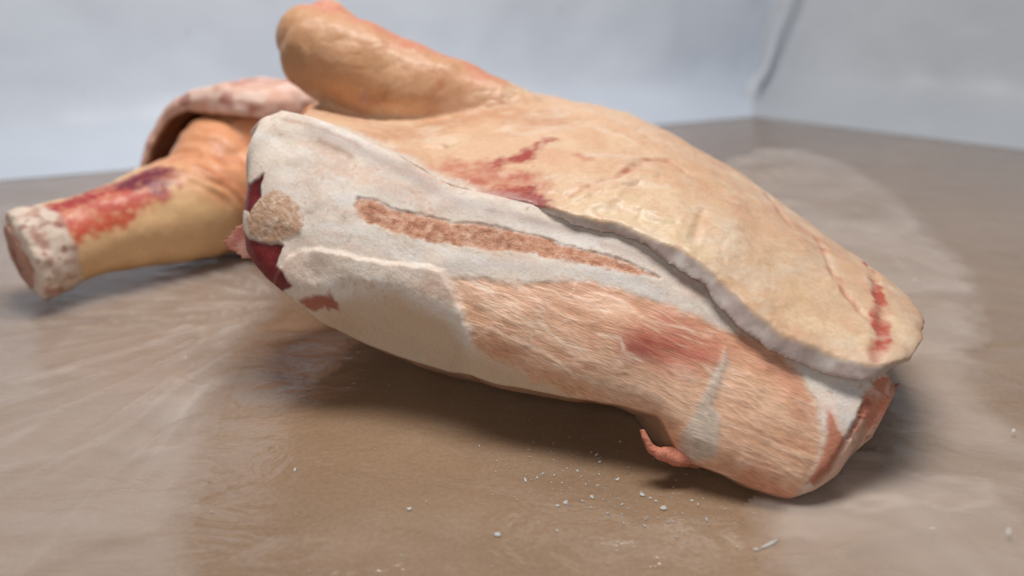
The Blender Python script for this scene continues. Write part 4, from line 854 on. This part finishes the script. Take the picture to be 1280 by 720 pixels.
af += [tuple(x) for x in np.stack([np.arange(m_ - 1) + (len(prof) - 1) * m_, np.arange(1, m_) + (len(prof) - 1) * m_, np.arange(1, m_), np.arange(m_ - 1)], -1)]
af += [tuple(k * m_ for k in range(len(prof))), tuple(k * m_ + m_ - 1 for k in range(len(prof)))[::-1]]
fv, ff = voxel_union([(av_, af)], 0.0026, 5)
rel = np.array([np.min(np.linalg.norm(ap - p, axis=1)) for p in fv])
bv2 = BVHTree.FromPolygons([tuple(p) for p in loops[6:9].reshape(-1, 3)], [tuple(x) for x in grid_faces(3, m_)])
inner_loops = np.stack([ap - nrm * (th * 0.5)[:, None] + depth_dir * dd for dd in (-0.002, 0.05, 0.17)], 0).reshape(-1, 3)
bv3 = BVHTree.FromPolygons([tuple(p) for p in inner_loops], [tuple(x) for x in grid_faces(3, m_)])
din = np.array([bv3.find_nearest(Vector(p))[3] for p in fv])
fn = vert_normals(fv, ff)
if fn[np.argmax(fv[:, 2]), 2] < 0:
    ff = ff[:, ::-1]; fn = -fn
fv = fv + fn * (0.007 * fbm(fv * 24, 3, 190))[:, None]
fc = mix(np.tile(srgb(224, 182, 164), (len(fv), 1)), srgb(206, 140, 122), sstep(0, 0.5, fbm(fv * 26, 3, 191)) * 0.8)
fc = mix(fc, srgb(236, 212, 200), sstep(0.0, 0.45, fbm(fv * 34, 3, 193)) * 0.7)
fc = mix(fc, srgb(170, 86, 80), sstep(0.15, 0.5, fbm(fv * 30, 3, 194)) * 0.6)
fc = mix(fc, srgb(176, 98, 92), sstep(-0.36, -0.30, fv[:, 0]) * 0.7 * sstep(-0.1, 0.4, fbm(fv * 20, 2, 192)))
w_in = sstep(0.005, 0.002, din)
fc = mix(fc, srgb(150, 96, 66), w_in * 0.95)
vz = np.where(w_in > 0.5, 1, 0)
split_parts(fv, ff, np.sort(vz[ff], axis=1)[:, 2], fc, None, vert_normals(fv, ff), [(0, 'fat_flap', M['fat']), (1, 'rind_lining', M['rind'])], hock)

# ------------------------------------------------------------------ ice crumbs on the floor
ice, nt, p, out = mat('ice_crumb')
p.inputs['Base Color'].default_value = (*srgb(244, 242, 240), 1)
p.inputs['Roughness'].default_value = 0.35
p.inputs['Subsurface Weight'].default_value = 0.2
p.inputs['Subsurface Scale'].default_value = 0.003
itr = nt.nodes.new('ShaderNodeBsdfTransparent'); imx = nt.nodes.new('ShaderNodeMixShader'); imx.inputs[0].default_value = 0.55
nt.links.new(itr.outputs[0], imx.inputs[1]); nt.links.new(p.outputs[0], imx.inputs[2]); nt.links.new(imx.outputs[0], out.inputs[0])
nz = nt.nodes.new('ShaderNodeTexNoise'); nz.inputs['Scale'].default_value = 400
bp = nt.nodes.new('ShaderNodeBump'); bp.inputs['Strength'].default_value = 0.5; bp.inputs['Distance'].default_value = 0.001
nt.links.new(nz.outputs['Fac'], bp.inputs['Height']); nt.links.new(bp.outputs[0], p.inputs['Normal'])
def crumb_geo(seed, size, elong, ang):
    bm = bmesh.new()
    bmesh.ops.create_icosphere(bm, subdivisions=2 if size > 0.001 else 1, radius=1)
    v = np.array([x.co[:] for x in bm.verts]); f = [tuple(i.index for i in x.verts) for x in bm.faces]
    bm.free()
    v = v * (1 + 0.45 * fbm(v * 1.6 + seed * 3.7, 2, 200 + seed))[:, None]
    v = v * np.array([size * elong, size, size * 0.22])
    ca, sa = math.cos(ang), math.sin(ang)
    v = np.column_stack([v[:, 0] * ca - v[:, 1] * sa, v[:, 0] * sa + v[:, 1] * ca, v[:, 2] - v[:, 2].min()])
    return v, f
crumb_labels = [
    'white ice crumb below the curled shred, the upper of two bright ones',
    'white ice crumb below the curled shred, the lower and larger of two bright ones',
    'flat white ice flake at the left end of the scattered crumbs',
    'lone white ice crumb on bare floor below the middle of the joint',
    'white ice crumb near the front edge, left of the scattered crumbs',
    'slanted white ice sliver at the far right front of the floor',
    'long thin white scrape of ice in front of the joint tip',
    'thin white ice flake beside the scattered crumbs, above the front row',
    'small ice flake in the shadow just under the joint',
    'small ice crumb on the floor right of the long scrape',
    'pale ice crumb on the film right of the rind tip',
    'thin ice sliver at the right edge of the floor',
]
for i, (xy, s, e, a) in enumerate(CRUMBS):
    v, f = crumb_geo(i, s * 0.55, e, a)
    onfilm = 0.005 if i in (5, 9, 10, 11) else 0.0005
    me_o = mesh_obj('ice_crumb', v, f, ice)
    me_o.location = (xy[0], xy[1], onfilm)
    tag(me_o, crumb_labels[i], 'ice crumb', 'ice crumbs scattered on the floor')
rng = random.Random(5)
V, F = [], []
dp = np.array(DUST_PATH)
off = 0
for i in range(520):
    if i < 260:
        t = rng.random() * (len(dp) - 1); k = int(t); c0 = dp[k] * (1 - t + k) + dp[min(k + 1, len(dp) - 1)] * (t - k)
        x, y = c0[0] + rng.gauss(0, 0.030), c0[1] + rng.gauss(0, 0.020)
        s = abs(rng.gauss(0, 0.00042)) + 0.0002
    else:
        x, y = rng.uniform(-0.35, 0.5), rng.uniform(0.36, 0.75)
        s = abs(rng.gauss(0, 0.00028)) + 0.00012
    v, f = crumb_geo(i % 40, s, rng.choice([1, 1, 1.5, 2.5]), rng.uniform(0, 3))
    V.append(v + np.array([x, y, 0.0004])); F += [tuple(j + off for j in q_) for q_ in f]; off += len(v)
do = mesh_obj('frost_dust', np.vstack(V), F, ice)
do['kind'] = 'stuff'
do['label'] = 'fine frost crumbs dusted over the brown floor in front of the joint'
do['category'] = 'frost'
